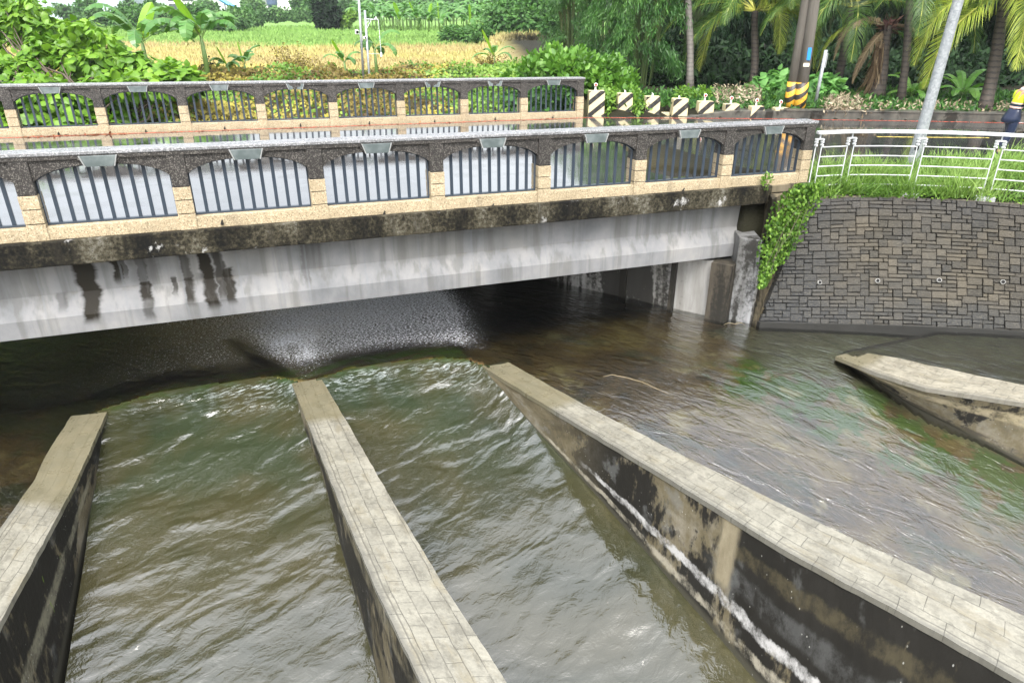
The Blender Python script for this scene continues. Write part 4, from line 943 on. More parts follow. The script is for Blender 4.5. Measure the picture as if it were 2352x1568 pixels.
def polept(base, xt, yt, hgt):
    # lean so the pole passes through the given picture point, in the vertical plane square to the line of sight
    r = ray(xt, yt); n_ = np.array([base[0]-0, base[1]-0, 0]); n_ = nrm(n_); s = (np.array(base)-CAM)@n_/(r@n_); q = CAM+r*s
    d = (q-np.array(base)); return np.array(base)+d*(hgt/d[2])
t, b1, d1 = polething('left and more slender of two concrete utility poles with rusty yellow base', pb1, polept(pb1, 1856, -20, 9), .165, .12, .86)
pb2 = atz(1834, 258, -.15)
t, b2, d2 = polething('right of two concrete utility poles, with blue plate above its striped base', pb2, polept(pb2, 1874, -20, 9), .165, .125, .86)
def plate(t, b_, d, hz, w_, h_, m_, off=0., name='plate'):
    c = b_+d*(hz/d[2]); n_ = nrm(np.array([-c[0], -c[1], 0])); s = np.array([-n_[1], n_[0], 0]); s = s if s[0] > 0 else -s
    m = MB(); q = c+n_*.150+s*off; V = []
    for a_, z_ in ((-w_/2, -h_/2), (w_/2, -h_/2), (w_/2, h_/2), (-w_/2, h_/2)):
        for dd in (0, .022): V.append(q+s*a_+(0, 0, z_)+n_*dd+d*(z_/d[2])*np.array([1, 1, 0]))
    m.add(V, [(0, 2, 4, 6), (1, 7, 5, 3), (0, 1, 3, 2), (2, 3, 5, 4), (4, 5, 7, 6), (6, 7, 1, 0)]); return m.build(name, m_, t)
plate(t, b2, d2, 1.66, .10, .34, MT['blue'], .065, 'blue_plate'); plate(t, b2, d2, 1.36, .17, .10, MT['pale'], .03, 'number_plate')
sb = atz(1869, 256, -.15); st = thing('sign_post', 'short grey steel signpost standing beside the utility poles, seen edge on', 'signpost', sb)
sp_ = polept(sb, 1891, 147, 1.75); m = MB(); m.tube([sb, sp_], .052, 12); m.build('post_tube', MT['galv'], st, smooth=True)
d = sp_-np.array(sb); m = MB(); c = np.array(sb)+d*.72+np.array([.085, 0, 0]); e = np.array(sb)+d*.95+np.array([.085, 0, 0])
m.tube([c, e], [.035, .035], 4, flat=.5); m.build('sign_edge', MT['white_edge'], st)
lb = atz(2090, 398, -.42); lt = polept(lb, 2203, -5, 7.)
lamp = thing('lamp_post', 'tall galvanised lamp post leaning out of the grass behind the white railing', 'lamp post', lb)
lb = np.array(lb); d = lt-lb; m = MB(); m.tube([lb-(0, 0, .3)]+[lb+d*s for s in (.0, .1, .3, .6, 1.)], [.125, .12, .115, .104, .092, .075], 24); m.build('post_tube', MT['galv'], lamp, smooth=True)
c = lb+d*(.62/7); n_ = nrm(np.array([-c[0]-1.5, -c[1], 0])); s = nrm(np.cross(n_, d)); s = s if s[0] > 0 else -s; 
m = MB(); V = []; nn = 16
for k in range(nn):
    th = 2*math.pi*k/nn; a_, z_ = .045*math.copysign(abs(math.cos(th))**.5, math.cos(th)), .13*math.copysign(abs(math.sin(th))**.6, math.sin(th))
    for dd in (.100, .128): V.append(c+s*a_+nrm(d)*z_+n_*dd)
m.add(V, [[2*k for k in range(nn)], [2*k+1 for k in range(nn)]]+[[2*k, 2*((k+1) % nn), 2*((k+1) % nn)+1, 2*k+1] for k in range(nn)]); hf = m.build('access_hatch', simple('black_hatch_opening', (.006, .006, .006), .6), lamp)
m = MB(); V = []
for rr_ in (1.0, 1.22):
    for k in range(nn):
        th = 2*math.pi*k/nn; a_, z_ = .045*rr_*math.copysign(abs(math.cos(th))**.5, math.cos(th)), .13*(rr_*.5+.5)*math.copysign(abs(math.sin(th))**.6, math.sin(th)); V.append(c+s*a_+nrm(d)*z_+n_*.131)
m.add(V, [[k, (k+1) % nn, nn+(k+1) % nn, nn+k] for k in range(nn)]); m.build('hatch_rim', MT['galv'], hf)
m = MB(); m.tube([lt-(0, 0, .1), lt+(0, 0, .5), lt+(.6, -.5, .9), lt+(1.5, -1.2, 1.)], [.06, .055, .05, .045], 12); m.build('lamp_arm', MT['galv'], lamp, smooth=True)
m = MB(); m.tube([lt+(1.5, -1.2, 1.), lt+(1.9, -1.5, 1.02), lt+(2.2, -1.75, 1.)], [.06, .13, .05], 12, flat=.5); m.build('lamp_head', MT['galv'], lamp, smooth=True)
# ------------------------------------------------------------------ white railing
dT = np.concatenate([[0], np.cumsum(np.linalg.norm(np.diff(wallT, axis=0), axis=1))])
def Wt(u, back=.14):
    p = np.array([np.interp(u, dT, wallT[:, 0]), np.interp(u, dT, wallT[:, 1])]); q = np.array([np.interp(u+.2, dT, wallT[:, 0]), np.interp(u+.2, dT, wallT[:, 1])]); t = nrm(q-p); s = np.array([-t[1], t[0]]); s = s if s[1] > 0 else -s
    return p+s*back, t
def u_at(x):
    us = np.linspace(-.3, 9, 1200); xx = np.array([pix((*Wt(u)[0], -.47))[0] for u in us]); return float(us[np.argmin(abs(xx-x))])
rl = thing('guard_railing', 'white steel guard railing with five thin bars and flat handrail on the stone wall', 'railing', (*Wt(u_at(1932))[0], -.47))
pu = [u_at(1862)-.02]+[u_at(x) for x in (1932, 2088, 2262)]; pu.append(pu[-1]+(pu[-1]-pu[-2])*1.02); pu.append(pu[-1]+1.0)
HR = 1.16
def rp(u, h, off=0.): p, t = Wt(u); q = p+t*off; return np.array([q[0], q[1], -.47+h])
for i, u in enumerate(pu):
    if i > 0:
        m = MB(); p, t = Wt(u); a = math.atan2(t[1], t[0]); m.box((p[0]-.16, p[1]-.09, -.54), (p[0]+.16, p[1]+.09, -.45), a, (p[0], p[1])); m.build('base_plate', MT['white_metal'] if i != 1 else MT['kerb'], rl, bevel=.006)
    for sg in (-1, 1):
        m = MB(); zb_ = -.0 if i else -.35
        m.tube([rp(u, zb_, sg*.062), rp(u, .55, sg*.062), rp(u, .97, sg*.062)], .0105, 6); po = m.build('post', MT['white_metal'], rl)
        m = MB()
        for zz in (.93, .985, 1.03): m.tube([rp(u, zz, sg*.062)-(.0, .03, 0), rp(u, zz, sg*.062)+(0, .03, 0)], .021, 8)
        m.tube([rp(u, .92, sg*.062), rp(u, 1.05, sg*.062)], .019, 6); m.build('post_clamp', MT['white_metal'], po)
    m = MB(); m.tube([rp(u, 1.04, -.07), rp(u, 1.04, .07)], .016, 6); m.tube([rp(u, 1.03), rp(u, HR-.02)], .014, 6); m.build('bracket', MT['white_metal'], rl)
for i in range(len(pu)-1):
    for h in (.17, .35, .53, .71, .89):
        m = MB(); m.tube([rp(pu[i], h, .07), rp((pu[i]+pu[i+1])/2, h), rp(pu[i+1], h, -.07)], .0105, 6); m.build('bar', MT['white_metal'], rl)
m = MB(); us_ = np.linspace(pu[0]-.08, pu[-1], 20); V = []
for u in us_:
    p, t = Wt(u); s = np.array([-t[1], t[0]])*.055
    for q, z in ((p-s, HR-.03), (p-s, HR+.025), (p+s, HR+.025), (p+s, HR-.03)): V.append((q[0], q[1], -.47+z))
n = len(us_); m.add(V, [[0, 1, 2, 3], [4*(n-1)+k for k in range(4)]]+[[4*i+k, 4*(i+1)+k, 4*(i+1)+(k+1) % 4, 4*i+(k+1) % 4] for i in range(n-1) for k in range(4)]); m.build('handrail', MT['white_metal'], rl, bevel=.008)
# ------------------------------------------------------------------ thin poles with cameras beyond the bridge
tb = atz(836, 196, -.1)
cp = thing('camera_pole', 'thin grey pole carrying white surveillance cameras beyond the far balustrade', 'camera pole', tb)
tp = polept(tb, 823, -20, 3.6); m = MB(); m.tube([tb, tp], .045, 10); m.build('pole_tube', MT['galv'], cp, smooth=True)
D_ = (np.array(tb)-CAM)@FW
def cambox(x, y, w_, h_):
    c = atd(x, y, D_-.06); m = MB(); m.box((c[0]-w_, c[1]-.12, c[2]-h_), (c[0]+w_, c[1]+.08, c[2]+h_)); o = m.build('camera_body', MT['refl_white'], cp, bevel=.015)
    m = MB(); m.tube([c+(0, -.12, 0), c+(0, -.15, 0)], h_*.6, 10); m.build('lens', simple('black_lens', (.01, .01, .01), .1), o)
    m = MB(); q = atd(np.interp(y, [-20, 196], [823, 836]), y+5, D_); m.tube([c+(0, 0, -h_), q], .012, 6); m.build('bracket', MT['galv'], o)
cambox(819, 74, .055, .085); cambox(838, 87, .055, .05)
m = MB(); c = atd(829, 86, D_-.05); m.box((c[0]-.04, c[1]-.08, c[2]-.14), (c[0]+.05, c[1]+.03, c[2]+.14)); m.build('junction_box', MT['refl_white'], cp, bevel=.01)
tb2 = atz(849.5, 196, -.1); cp2 = thing('gauge_pole', 'second thin pole beside the camera pole, with a triangular bracket arm and hanging rod', 'gauge pole', tb2)
D2_ = (np.array(tb2)-CAM)@FW; q = lambda x, y: atd(x, y, D2_)
m = MB(); m.tube([tb2, q(838, 25)], .045, 10); m.build('pole_tube', MT['galv'], cp2, smooth=True)
m = MB(); m.tube([q(839, 44), q(869, 46)], .018, 6); m.tube([q(840, 71), q(853, 46)], .014, 6); m.tube([q(839, 56), q(848, 48)], .014, 6); m.build('bracket_arm', MT['galv'], cp2)
m = MB(); m.tube([q(869, 46), q(876, 130)], .008, 6); m.tube([q(876, 124), q(846, 124)], .006, 6); m.build('hanging_rod', MT['galv'], cp2)
m = MB(); m.tube([q(863, 45), q(864, 40)], [.06, .03], 8); m.tube([q(876, 122), q(876, 131)], .03, 8); m.build('sensor', MT['refl_white'], cp2)
# ------------------------------------------------------------------ person
def person():
    f = np.array(atz(2300, 357, -.30)); t = thing('person', 'person in navy cap and yellow and navy rain jacket, head bent, on the road', 'person', f)
    fa = np.array([.88, -.47]); sd = np.array([-fa[1], fa[0]])         # facing, and the person's left
    S = 1.70/1.70
    def W(a, b_, z):
        a = a*.62 if z > .95 else a
        return (f[0]+fa[0]*a*S+sd[0]*b_*S, f[1]+fa[1]*a*S+sd[1]*b_*S, f[2]+z*S)
    skin = simple('skin', (.48, .27, .18), .5, 0, .08); navy = simple('navy_rain_cloth', (.013, .020, .048), .35, 0, .5, 5); yel = simple('fluorescent_yellow_cloth', (.66, .80, .03), .4, 0, .12, 5)
    grey = simple('pale_grey_hood', (.5, .52, .5), .5); hair_m = simple('black_hair', (.012, .010, .009), .5); refl = simple('pinkish_reflective_band', (.85, .55, .5), .3, 0, .15, 30); shoe = simple('black_boot', (.012, .012, .014), .3)
    def lathe(sections, name, m_, parent=None, n=20, cap=True):
        """sections: (a, b, z, ra, rb, tilt) rings from below"""
        V = []; 
        for (a, b_, z, ra, rb, tl) in sections:
            for k in range(n):
                th = 2*math.pi*k/n; V.append(W(a+ra*math.cos(th), b_+rb*math.sin(th), z+tl*math.cos(th)))
        Fc = [[i*n+k, i*n+(k+1) % n, (i+1)*n+(k+1) % n, (i+1)*n+k] for i in range(len(sections)-1) for k in range(n)]
        if cap: Fc += [list(range(n))[::-1], [(len(sections)-1)*n+k for k in range(n)]]
        m = MB(); m.add(V, Fc); o = m.build(name, m_, parent, smooth=True); q = o.modifiers.new('s', 'SUBSURF'); q.levels = q.render_levels = 1; return o
    # body: one skinned surface (legs, trunk, neck, head, arms, hands)
    J = {'pel': (0, 0, .92), 'spi': (.03, 0, 1.12), 'che': (.10, 0, 1.33), 'nek': (.17, 0, 1.46), 'hed': (.245, 0, 1.55), 'crn': (.26, 0, 1.64), 'chn': (.325, 0, 1.50),
         'hl': (0, .10, .88), 'kl': (.09, .11, .50), 'al': (.0, .11, .09), 'tl': (.14, .12, .04), 'hr': (0, -.10, .88), 'kr': (-.02, -.11, .50), 'ar': (-.16, -.11, .11), 'tr': (-.04, -.12, .04),
         'sl': (.12, .19, 1.38), 'el': (.16, .27, 1.12), 'wl': (.38, .22, 1.13), 'ml': (.45, .20, 1.14), 'sr': (.12, -.19, 1.38), 'er': (.14, -.28, 1.12), 'wr': (.37, -.24, 1.12), 'mr': (.45, -.22, 1.13)}
    RD = {'pel': .13, 'spi': .12, 'che': .13, 'nek': .058, 'hed': .088, 'crn': .075, 'chn': .045, 'hl': .09, 'kl': .06, 'al': .042, 'tl': .032, 'hr': .09, 'kr': .06, 'ar': .042, 'tr': .032, 'sl': .06, 'el': .042, 'wl': .028, 'ml': .032, 'sr': .06, 'er': .042, 'wr': .028, 'mr': .032}
    E = [('pel', 'spi'), ('spi', 'che'), ('che', 'nek'), ('nek', 'hed'), ('hed', 'crn'), ('hed', 'chn'), ('pel', 'hl'), ('hl', 'kl'), ('kl', 'al'), ('al', 'tl'), ('pel', 'hr'), ('hr', 'kr'), ('kr', 'ar'), ('ar', 'tr'), ('che', 'sl'), ('sl', 'el'), ('el', 'wl'), ('wl', 'ml'), ('che', 'sr'), ('sr', 'er'), ('er', 'wr'), ('wr', 'mr')]
    for s_, sg in (('l', 1), ('r', -1)):
        mx_, my_, mz_ = J['m'+s_]
        for k in range(4):
            a0 = 'f%s%d' % (s_, k); J[a0+'a'] = (mx_+.035, my_+sg*(.018-.014*k), mz_+.012-.004*k); J[a0+'b'] = (mx_+.065-.004*abs(k-1), my_+sg*(.018-.015*k), mz_-.006); J[a0+'c'] = (mx_+.07-.004*abs(k-1), my_+sg*(.017-.015*k), mz_-.035)
            RD[a0+'a'] = .0095; RD[a0+'b'] = .0085; RD[a0+'c'] = .007; E += [('m'+s_, a0+'a'), (a0+'a', a0+'b'), (a0+'b', a0+'c')]
        J['t'+s_+'a'] = (mx_+.01, my_-sg*.045, mz_); J['t'+s_+'b'] = (mx_+.045, my_-sg*.05, mz_-.02); RD['t'+s_+'a'] = .011; RD['t'+s_+'b'] = .009; E += [('m'+s_, 't'+s_+'a'), ('t'+s_+'a', 't'+s_+'b')]
    keys = list(J); me = bpy.data.meshes.new('body'); me.from_pydata([W(*J[k]) for k in keys], [(keys.index(a), keys.index(b_)) for a, b_ in E], []); body = link('body', me, skin, t)
    sk = body.modifiers.new('skin', 'SKIN'); sk.use_smooth_shade = True
    if not me.skin_vertices: 
        bm = bmesh.new(); bm.from_mesh(me); bm.verts.layers.skin.verify(); bm.to_mesh(me); bm.free()
    for i, k in enumerate(keys): v = me.skin_vertices[0].data[i]; v.radius = (RD[k]*.92*S, RD[k]*.92*S); v.use_root = (k == 'pel')
    ss = body.modifiers.new('sub', 'SUBSURF'); ss.levels = ss.render_levels = 2
    # face
    def blob(name, c, r, m_, par=None, sq=(1, 1, 1)):
        bm = bmesh.new(); bmesh.ops.create_uvsphere(bm, u_segments=12, v_segments=8, radius=1)
        for v in bm.verts: a, b_, z = v.co; v.co = W(c[0]+a*r*sq[0], c[1]+b_*r*sq[1], c[2]+z*r*sq[2])
        me2 = bpy.data.meshes.new(name); bm.to_mesh(me2); bm.free(); me2.polygons.foreach_set('use_smooth', np.ones(len(me2.polygons), bool)); return link(name, me2, m_, par or t)
    blob('nose', (.352, 0, 1.545), .018, skin, None, (1, .7, 1.2)); blob('ear', (.235, .085, 1.55), .022, skin, None, (.8, .4, 1.3)); blob('ear', (.235, -.085, 1.55), .022, skin, None, (.8, .4, 1.3))
    blob('eye', (.335, .032, 1.575), .010, hair_m, None); blob('eye', (.335, -.032, 1.575), .010, hair_m, None); blob('mouth', (.352, 0, 1.508), .014, simple('lips', (.35, .12, .1), .5), None, (.5, 1.4, .4))
    lathe([(.215, 0, 1.50, .05, .06, .0), (.215, 0, 1.54, .082, .088, .0), (.225, 0, 1.59, .092, .092, 0), (.24, 0, 1.63, .08, .085, 0)], 'hair', hair_m, t)
    cap_ = lathe([(.255, 0, 1.592, .105, .098, -.02), (.255, 0, 1.61, .108, .10, -.02), (.25, 0, 1.66, .10, .095, -.015), (.245, 0, 1.695, .06, .06, -.01), (.245, 0, 1.70, .01, .01, 0)], 'cap', navy, t)
    lathe([(.385, 0, 1.565, .075, .07, -.022), (.385, 0, 1.573, .075, .07, -.022)], 'cap_peak', navy, cap_); lathe([(.255, 0, 1.606, .1095, .102, -.02), (.255, 0, 1.613, .1095, .102, -.02)], 'cap_piping', grey, cap_, cap=False)
    # jacket
    lathe([(-.03, 0, .70, .20, .23, 0), (-.02, 0, .82, .19, .22, 0), (0, 0, .98, .175, .20, 0), (.02, 0, 1.06, .17, .195, 0)], 'jacket_skirt', navy, t)
    jk = lathe([(.02, 0, 1.055, .172, .198, 0), (.04, 0, 1.13, .172, .20, 0), (.07, 0, 1.22, .172, .21, 0), (.10, 0, 1.32, .165, .215, 0), (.13, 0, 1.40, .135, .18, 0), (.16, 0, 1.45, .09, .10, 0)], 'jacket', yel, t)
    lathe([(.02, 0, 1.05, .176, .202, 0), (.03, 0, 1.085, .177, .204, 0)], 'reflective_band', refl, jk, cap=False); lathe([(.035, 0, 1.09, .178, .205, 0), (.045, 0, 1.135, .178, .205, 0)], 'navy_band', navy, jk, cap=False)
    lathe([(.045, 0, 1.14, .178, .205, 0), (.052, 0, 1.165, .178, .206, 0)], 'reflective_band', refl, jk, cap=False)
    lathe([(.12, 0, 1.42, .13, .145, .02), (.14, 0, 1.47, .115, .12, .02), (.15, 0, 1.50, .085, .09, .02)], 'hood', grey, t); lathe([(.12, 0, 1.39, .15, .17, .02), (.13, 0, 1.43, .14, .155, .02)], 'collar', simple('dark_green_grey_cloth', (.03, .05, .045), .4), t)
    def sleeve(pts, rs, name, m_, par=t): m = MB(); m.tube([W(*p) for p in pts], [r*S for r in rs], 14); o = m.build(name, m_, par, smooth=True); q = o.modifiers.new('s', 'SUBSURF'); q.levels = q.render_levels = 1; return o
    for sg in (1, -1):
        so_ = sleeve([(.12, .17*sg, 1.40), (.13, .235*sg, 1.30), (.15, .275*sg, 1.20)], [.075, .085, .075], 'upper_sleeve', yel)
        sleeve([(.14, .262*sg, 1.25), (.155, .285*sg, 1.14), (.20, .28*sg, 1.09), (.27, .265*sg, 1.10)], [.084, .088, .085, .074], 'elbow_panel', navy, so_); sleeve([(.26, .262*sg, 1.10), (.33, .25*sg, 1.115), (.40, .225*sg, 1.125)], [.075, .07, .058], 'cuff', yel, so_)
        m = MB(); V = [W(.14+a_, -.372 if sg < 0 else .372, 1.17+z_) for a_, z_ in ((-.04, -.05), (.05, -.05), (.05, .05), (-.04, .05))]; V += [W(.14+a_, -.35 if sg < 0 else .35, 1.17+z_) for a_, z_ in ((-.04, -.05), (.05, -.05), (.05, .05), (-.04, .05))]
        m.add(V, [(0, 1, 2, 3), (4, 5, 6, 7), (0, 1, 5, 4), (1, 2, 6, 5), (2, 3, 7, 6), (3, 0, 4, 7)]); m.build('sleeve_patch', grey, so_)
    for s_, sg in (('l', 1), ('r', -1)):
        h_, k_, a_ = J['h'+s_], J['k'+s_], J['a'+s_]
        sleeve([(h_[0], h_[1], .92), tuple((np.array(h_)*.5+np.array(k_)*.5)), k_, tuple((np.array(k_)*.5+np.array(a_)*.5)), (a_[0], a_[1], a_[2]+.02)], [.115, .105, .088, .082, .07], 'trouser_leg', navy)
        sleeve([(a_[0]-.03, a_[1], .09), (a_[0]+.01, a_[1], .05), (a_[0]+.1, a_[1], .035), (a_[0]+.17, a_[1], .03)], [.045, .055, .05, .03], 'boot', shoe)
person()
# ------------------------------------------------------------------ factory sheds along the horizon
def shed(name, label, x0, x1, yb, yt, D, col, roof=None, kind='shed', wins=(), depth=14, gab=0.):
    a = atd(x0, yb, D); c = atd(x1, yb, D); h = (yb-yt)/F*D; zb = -1.4
    t = thing(name, label, 'building', ((a[0]+c[0])/2, (a[1]+c[1])/2, zb)); u = nrm((c-a)[:2]); v = np.array([-u[1], u[0]]); v = v if v[1] > 0 else -v; L_ = np.linalg.norm((c-a)[:2]); zt = a[2]+h
    g = G(name+'_cladding_%d' % int(x0+500)); x, y, z = g.sep(); wv = g.math('SINE', g.mul(g.add(x, g.mul(y, .3)), 9)); cc = g.mix(g.step(g.noise(.3, 4), .35, .65), tuple(q*.85 for q in col), col); cc = g.mix(g.mul(g.step(wv, .4, .9), .12), cc, (.1, .1, .1)); wm = g.fin(cc, .5)
    m = MB(); V = []
    for z_ in (zb-.5, zt):
        for p, q in ((0, 0), (L_, 0), (L_, depth), (0, depth)): w2 = a[:2]+u*p+v*q; V.append((w2[0], w2[1], z_))
    m.add(V, [(0, 1, 2, 3), (4, 5, 6, 7), (0, 1, 5, 4), (1, 2, 6, 5), (2, 3, 7, 6), (3, 0, 4, 7)]); m.build('wall', wm, t)
    m = MB(); V = []
    for p, q, z_ in ((-.6, -.6, zt+.02), (L_+.6, -.6, zt+.02), (L_+.6, depth+.6, zt+.02), (-.6, depth+.6, zt+.02), (-.6, depth/2, zt+gab+.3), (L_+.6, depth/2, zt+gab+.3)): w2 = a[:2]+u*p+v*q; V.append((w2[0], w2[1], z_))
    m.add(V, [(0, 1, 5, 4), (2, 3, 4, 5), (1, 2, 5), (3, 0, 4), (0, 3, 2, 1)]); m.build('roof', simple('metal_roof_%d' % int(x0+500), roof or tuple(q*.8 for q in col), .4), t)
    for (p, wd, z1, z2, cw_) in wins:
        m = MB(); V = []
        for dd in (-.08, .1):
            for q, z_ in ((p, z1), (p+wd, z1), (p+wd, z2), (p, z2)): w2 = a[:2]+u*(q*L_)*1.+v*dd; V.append((w2[0], w2[1], zb+z_*(zt-zb)))
        # width as fraction
        m.add(V, [(0, 1, 2, 3), (4, 5, 6, 7), (0, 1, 5, 4), (1, 2, 6, 5), (2, 3, 7, 6), (3, 0, 4, 7)]); m.build('window' if cw_ == 'w' else 'door', MT['winglass'], t)
    return t
MT['winglass'] = simple('dark_window', (.06, .07, .08), .15)
shed('factory_shed', 'long blue grey factory shed behind the left trees', -60, 292, 52, -22, 205, (.42, .47, .55), (.34, .38, .46))
shed('factory_shed', 'green grey factory shed next to the long blue grey one', 294, 400, 36, -12, 225, (.42, .52, .46), (.5, .52, .5), wins=[(.1, .2, .1, .5, 'w'), (.5, .2, .1, .5, 'w')])
shed('office_building', 'white factory office with dark window bands on the horizon', 388, 452, 30, -14, 215, (.62, .62, .62), None, wins=[(.05, .4, .35, .55, 'w'), (.55, .4, .35, .55, 'w'), (.05, .4, .65, .85, 'w'), (.55, .4, .65, .85, 'w')])
shed('factory_shed', 'pale shed with blue conveyor stair on the horizon', 470, 600, 30, -4, 235, (.56, .60, .60), (.65, .66, .66), gab=1.5)
shed('factory_shed', 'white factory shed left of the camera poles', 612, 704, 28, 0, 240, (.70, .68, .70), (.72, .7, .72), gab=1.2)
shed('apartment_building', 'pale apartment building with balconies right of the thin poles', 762, 822, 30, 2, 300, (.62, .60, .62), None, wins=[(.05, .15, .5, .7, 'w'), (.3, .15, .5, .7, 'w'), (.55, .15, .5, .7, 'w'), (.8, .15, .5, .7, 'w'), (.05, .4, .75, .92, 'w'), (.55, .4, .75, .92, 'w')])
shed('factory_shed', 'low grey shed beside the apartment building on the horizon', 828, 872, 26, 5, 310, (.55, .56, .58), None)
tw = atd(628, 32, 200); t = thing('silo_tower', 'dark blue silo tower with hopper between the pale sheds', 'silo', (tw[0], tw[1], -1.4)); m = MB(); m.tube([(tw[0], tw[1], 1.2), (tw[0], tw[1], 2.6), (tw[0], tw[1], 6.)], [.6, 1.5, 1.5], 12); m.build('hopper', simple('dark_blue_steel', (.06, .09, .16), .4), t)
for dx, dy in ((-1, -1), (1, -1), (1, 1), (-1, 1)): m = MB(); m.tube([(tw[0]+dx, tw[1]+dy, -1.5), (tw[0]+dx, tw[1]+dy, 2.4)], .15, 6); m.build('leg', MT['steel'], t)
cv = thing('conveyor', 'sloping blue conveyor gantry beside the pale shed', 'conveyor', atd(520, 22, 205)); m = MB(); m.tube([atd(500, -6, 205), atd(548, 24, 205)], .7, 4); m.build('gantry', MT['blue'], cv)
for x, y in ((515, 3), (535, 16)): m = MB(); q = atd(x, y, 205); m.tube([q, (q[0], q[1], -1.5)], .15, 6); m.build('leg', MT['steel'], cv)
fw_ = thing('field_wall', 'dark low wall in front of the factory at the far edge of the fields', 'wall', atd(150, 60, 150)); m = MB(); a, c = atd(-60, 62, 150), atd(330, 50, 175); V = []
for p in (a, c):
    for dd in (0, .4):
        for z_ in (-1.6, p[2]+.45): V.append((p[0], p[1]+dd, z_))
m.add(V, [(0, 1, 3, 2), (4, 6, 7, 5), (0, 4, 5, 1), (2, 3, 7, 6), (1, 5, 7, 3), (0, 2, 6, 4)]); m.build('wall_run', MT['kerb'], fw_)
# far ridge closing the horizon
m = MB(); xs = np.linspace(-260, 460, 60); V = []
for x in xs: V += [(x, 470, -3), (x, 500, 1.5+1.5*abs(fbm(x*.01, 2.))), (x, 560, -3)]
me = npmesh('far_hills', V, [[3*i+k, 3*i+3+k, 3*i+4+k, 3*i+1+k] for i in range(59) for k in (0, 1)], smooth=True); tag(link('far_hills', me, simple('far_green', (.05, .09, .045), .9, 0, .3, .05)), kind='structure')
# ================================================================== VEGETATION
LM = lambda n, d, m, l, **k: MT.setdefault(n, leafmat(n, d, m, l, **k))
LM('big_leaf', (.045, .115, .010), (.12, .26, .022), (.26, .44, .05), rough=.35)
LM('banana_leaf', (.045, .13, .03), (.09, .23, .05), (.17, .34, .08), rough=.3, clscale=.8, spec=.6)
LM('banana_bright', (.12, .30, .05), (.20, .44, .08), (.34, .58, .14), rough=.3, clscale=.8, spec=.5)
LM('young_leaf', (.16, .32, .02), (.22, .42, .03), (.30, .50, .05), rough=.35, trans=.5)
LM('palm_leaf', (.025, .070, .014), (.07, .15, .028), (.18, .28, .05), rough=.3)
LM('palm_yellow', (.12, .18, .02), (.25, .33, .04), (.42, .46, .09), rough=.3)
LM('bamboo_leaf', (.020, .062, .016), (.055, .15, .032), (.13, .27, .06), rough=.4)
LM('dark_leaf', (.004, .011, .004), (.009, .025, .008), (.020, .048, .014), rough=.6, trans=.15, spec=.12)  # near black: the wood's inner shade put into the leaf colour
LM('shade_painted_bamboo', (.005, .014, .006), (.012, .034, .013), (.028, .07, .025), rough=.55, trans=.2, spec=.15)  # darker copy of the bamboo leaf, shade of the wood painted in
LM('paddle_leaf', (.04, .12, .012), (.10, .23, .03), (.2, .37, .06), rough=.35)
LM('lobed_leaf', (.06, .18, .04), (.13, .31, .075), (.23, .45, .14), rough=.4)
LM('tree_leaf', (.022, .070, .016), (.055, .15, .03), (.12, .26, .055), rough=.5, clscale=.5)
LM('far_leaf', (.030, .080, .024), (.065, .15, .04), (.13, .24, .07), rough=.7, clscale=.2, trans=.2)
LM('creeper_leaf', (.05, .13, .015), (.13, .25, .03), (.27, .42, .07), rough=.35)
LM('brown_leaf', (.07, .045, .015), (.20, .16, .035), (.42, .38, .07), rough=.6, trans=.25, clscale=.9)
LM('dry_frond', (.06, .038, .022), (.15, .105, .06), (.30, .23, .14), rough=.6, trans=.15)
LM('grass_blade', (.06, .14, .02), (.15, .27, .045), (.32, .45, .13), rough=.45, trans=.25, clscale=1.5)
LM('dry_twig', (.12, .09, .06), (.28, .23, .15), (.5, .44, .32), rough=.7, trans=.1)
def bark(name, a, c, rings=0.):
    g = G(name); x, y, z = g.sep(); n = g.noise(9, 5, g.mapv((1, 1, 2.5)), .7); q = g.mix(n, a, c)
    if rings: q = g.mix(g.mul(g.step(g.math('SINE', g.add(g.mul(z, 42), g.mul(n, 7))), .2, .9), rings), q, tuple(v*.35 for v in a))
    return g.fin(q, .7, g.bump(n, .6, .02))
MT['bark'] = bark('brown_bark', (.03, .022, .015), (.10, .075, .05)); MT['palm_bark'] = bark('ringed_palm_bark', (.018, .014, .011), (.080, .062, .045), .8)
MT['stem'] = simple('green_stem', (.12, .20, .05), .4, 0, .4, 3); MT['pale_bark'] = bark('pale_grey_bark', (.05, .045, .04), (.15, .14, .12), .4); MT['cane'] = simple('bamboo_cane', (.06, .09, .03), .4, 0, .3, 2)
def trunkmesh(pts, rs, name, m_, par, n=10): mb = MB(); mb.tube(pts, rs, n); return mb.build(name, m_, par, smooth=True)
def wig(p, q, k=4, a=.1):
    p = np.array(p, float); q = np.array(q, float); L_ = np.linalg.norm(q-p)
    return [p+(q-p)*i/k+RS.randn(3)*a*L_*(.0 if i in (0, k) else .5)/k for i in range(k+1)]
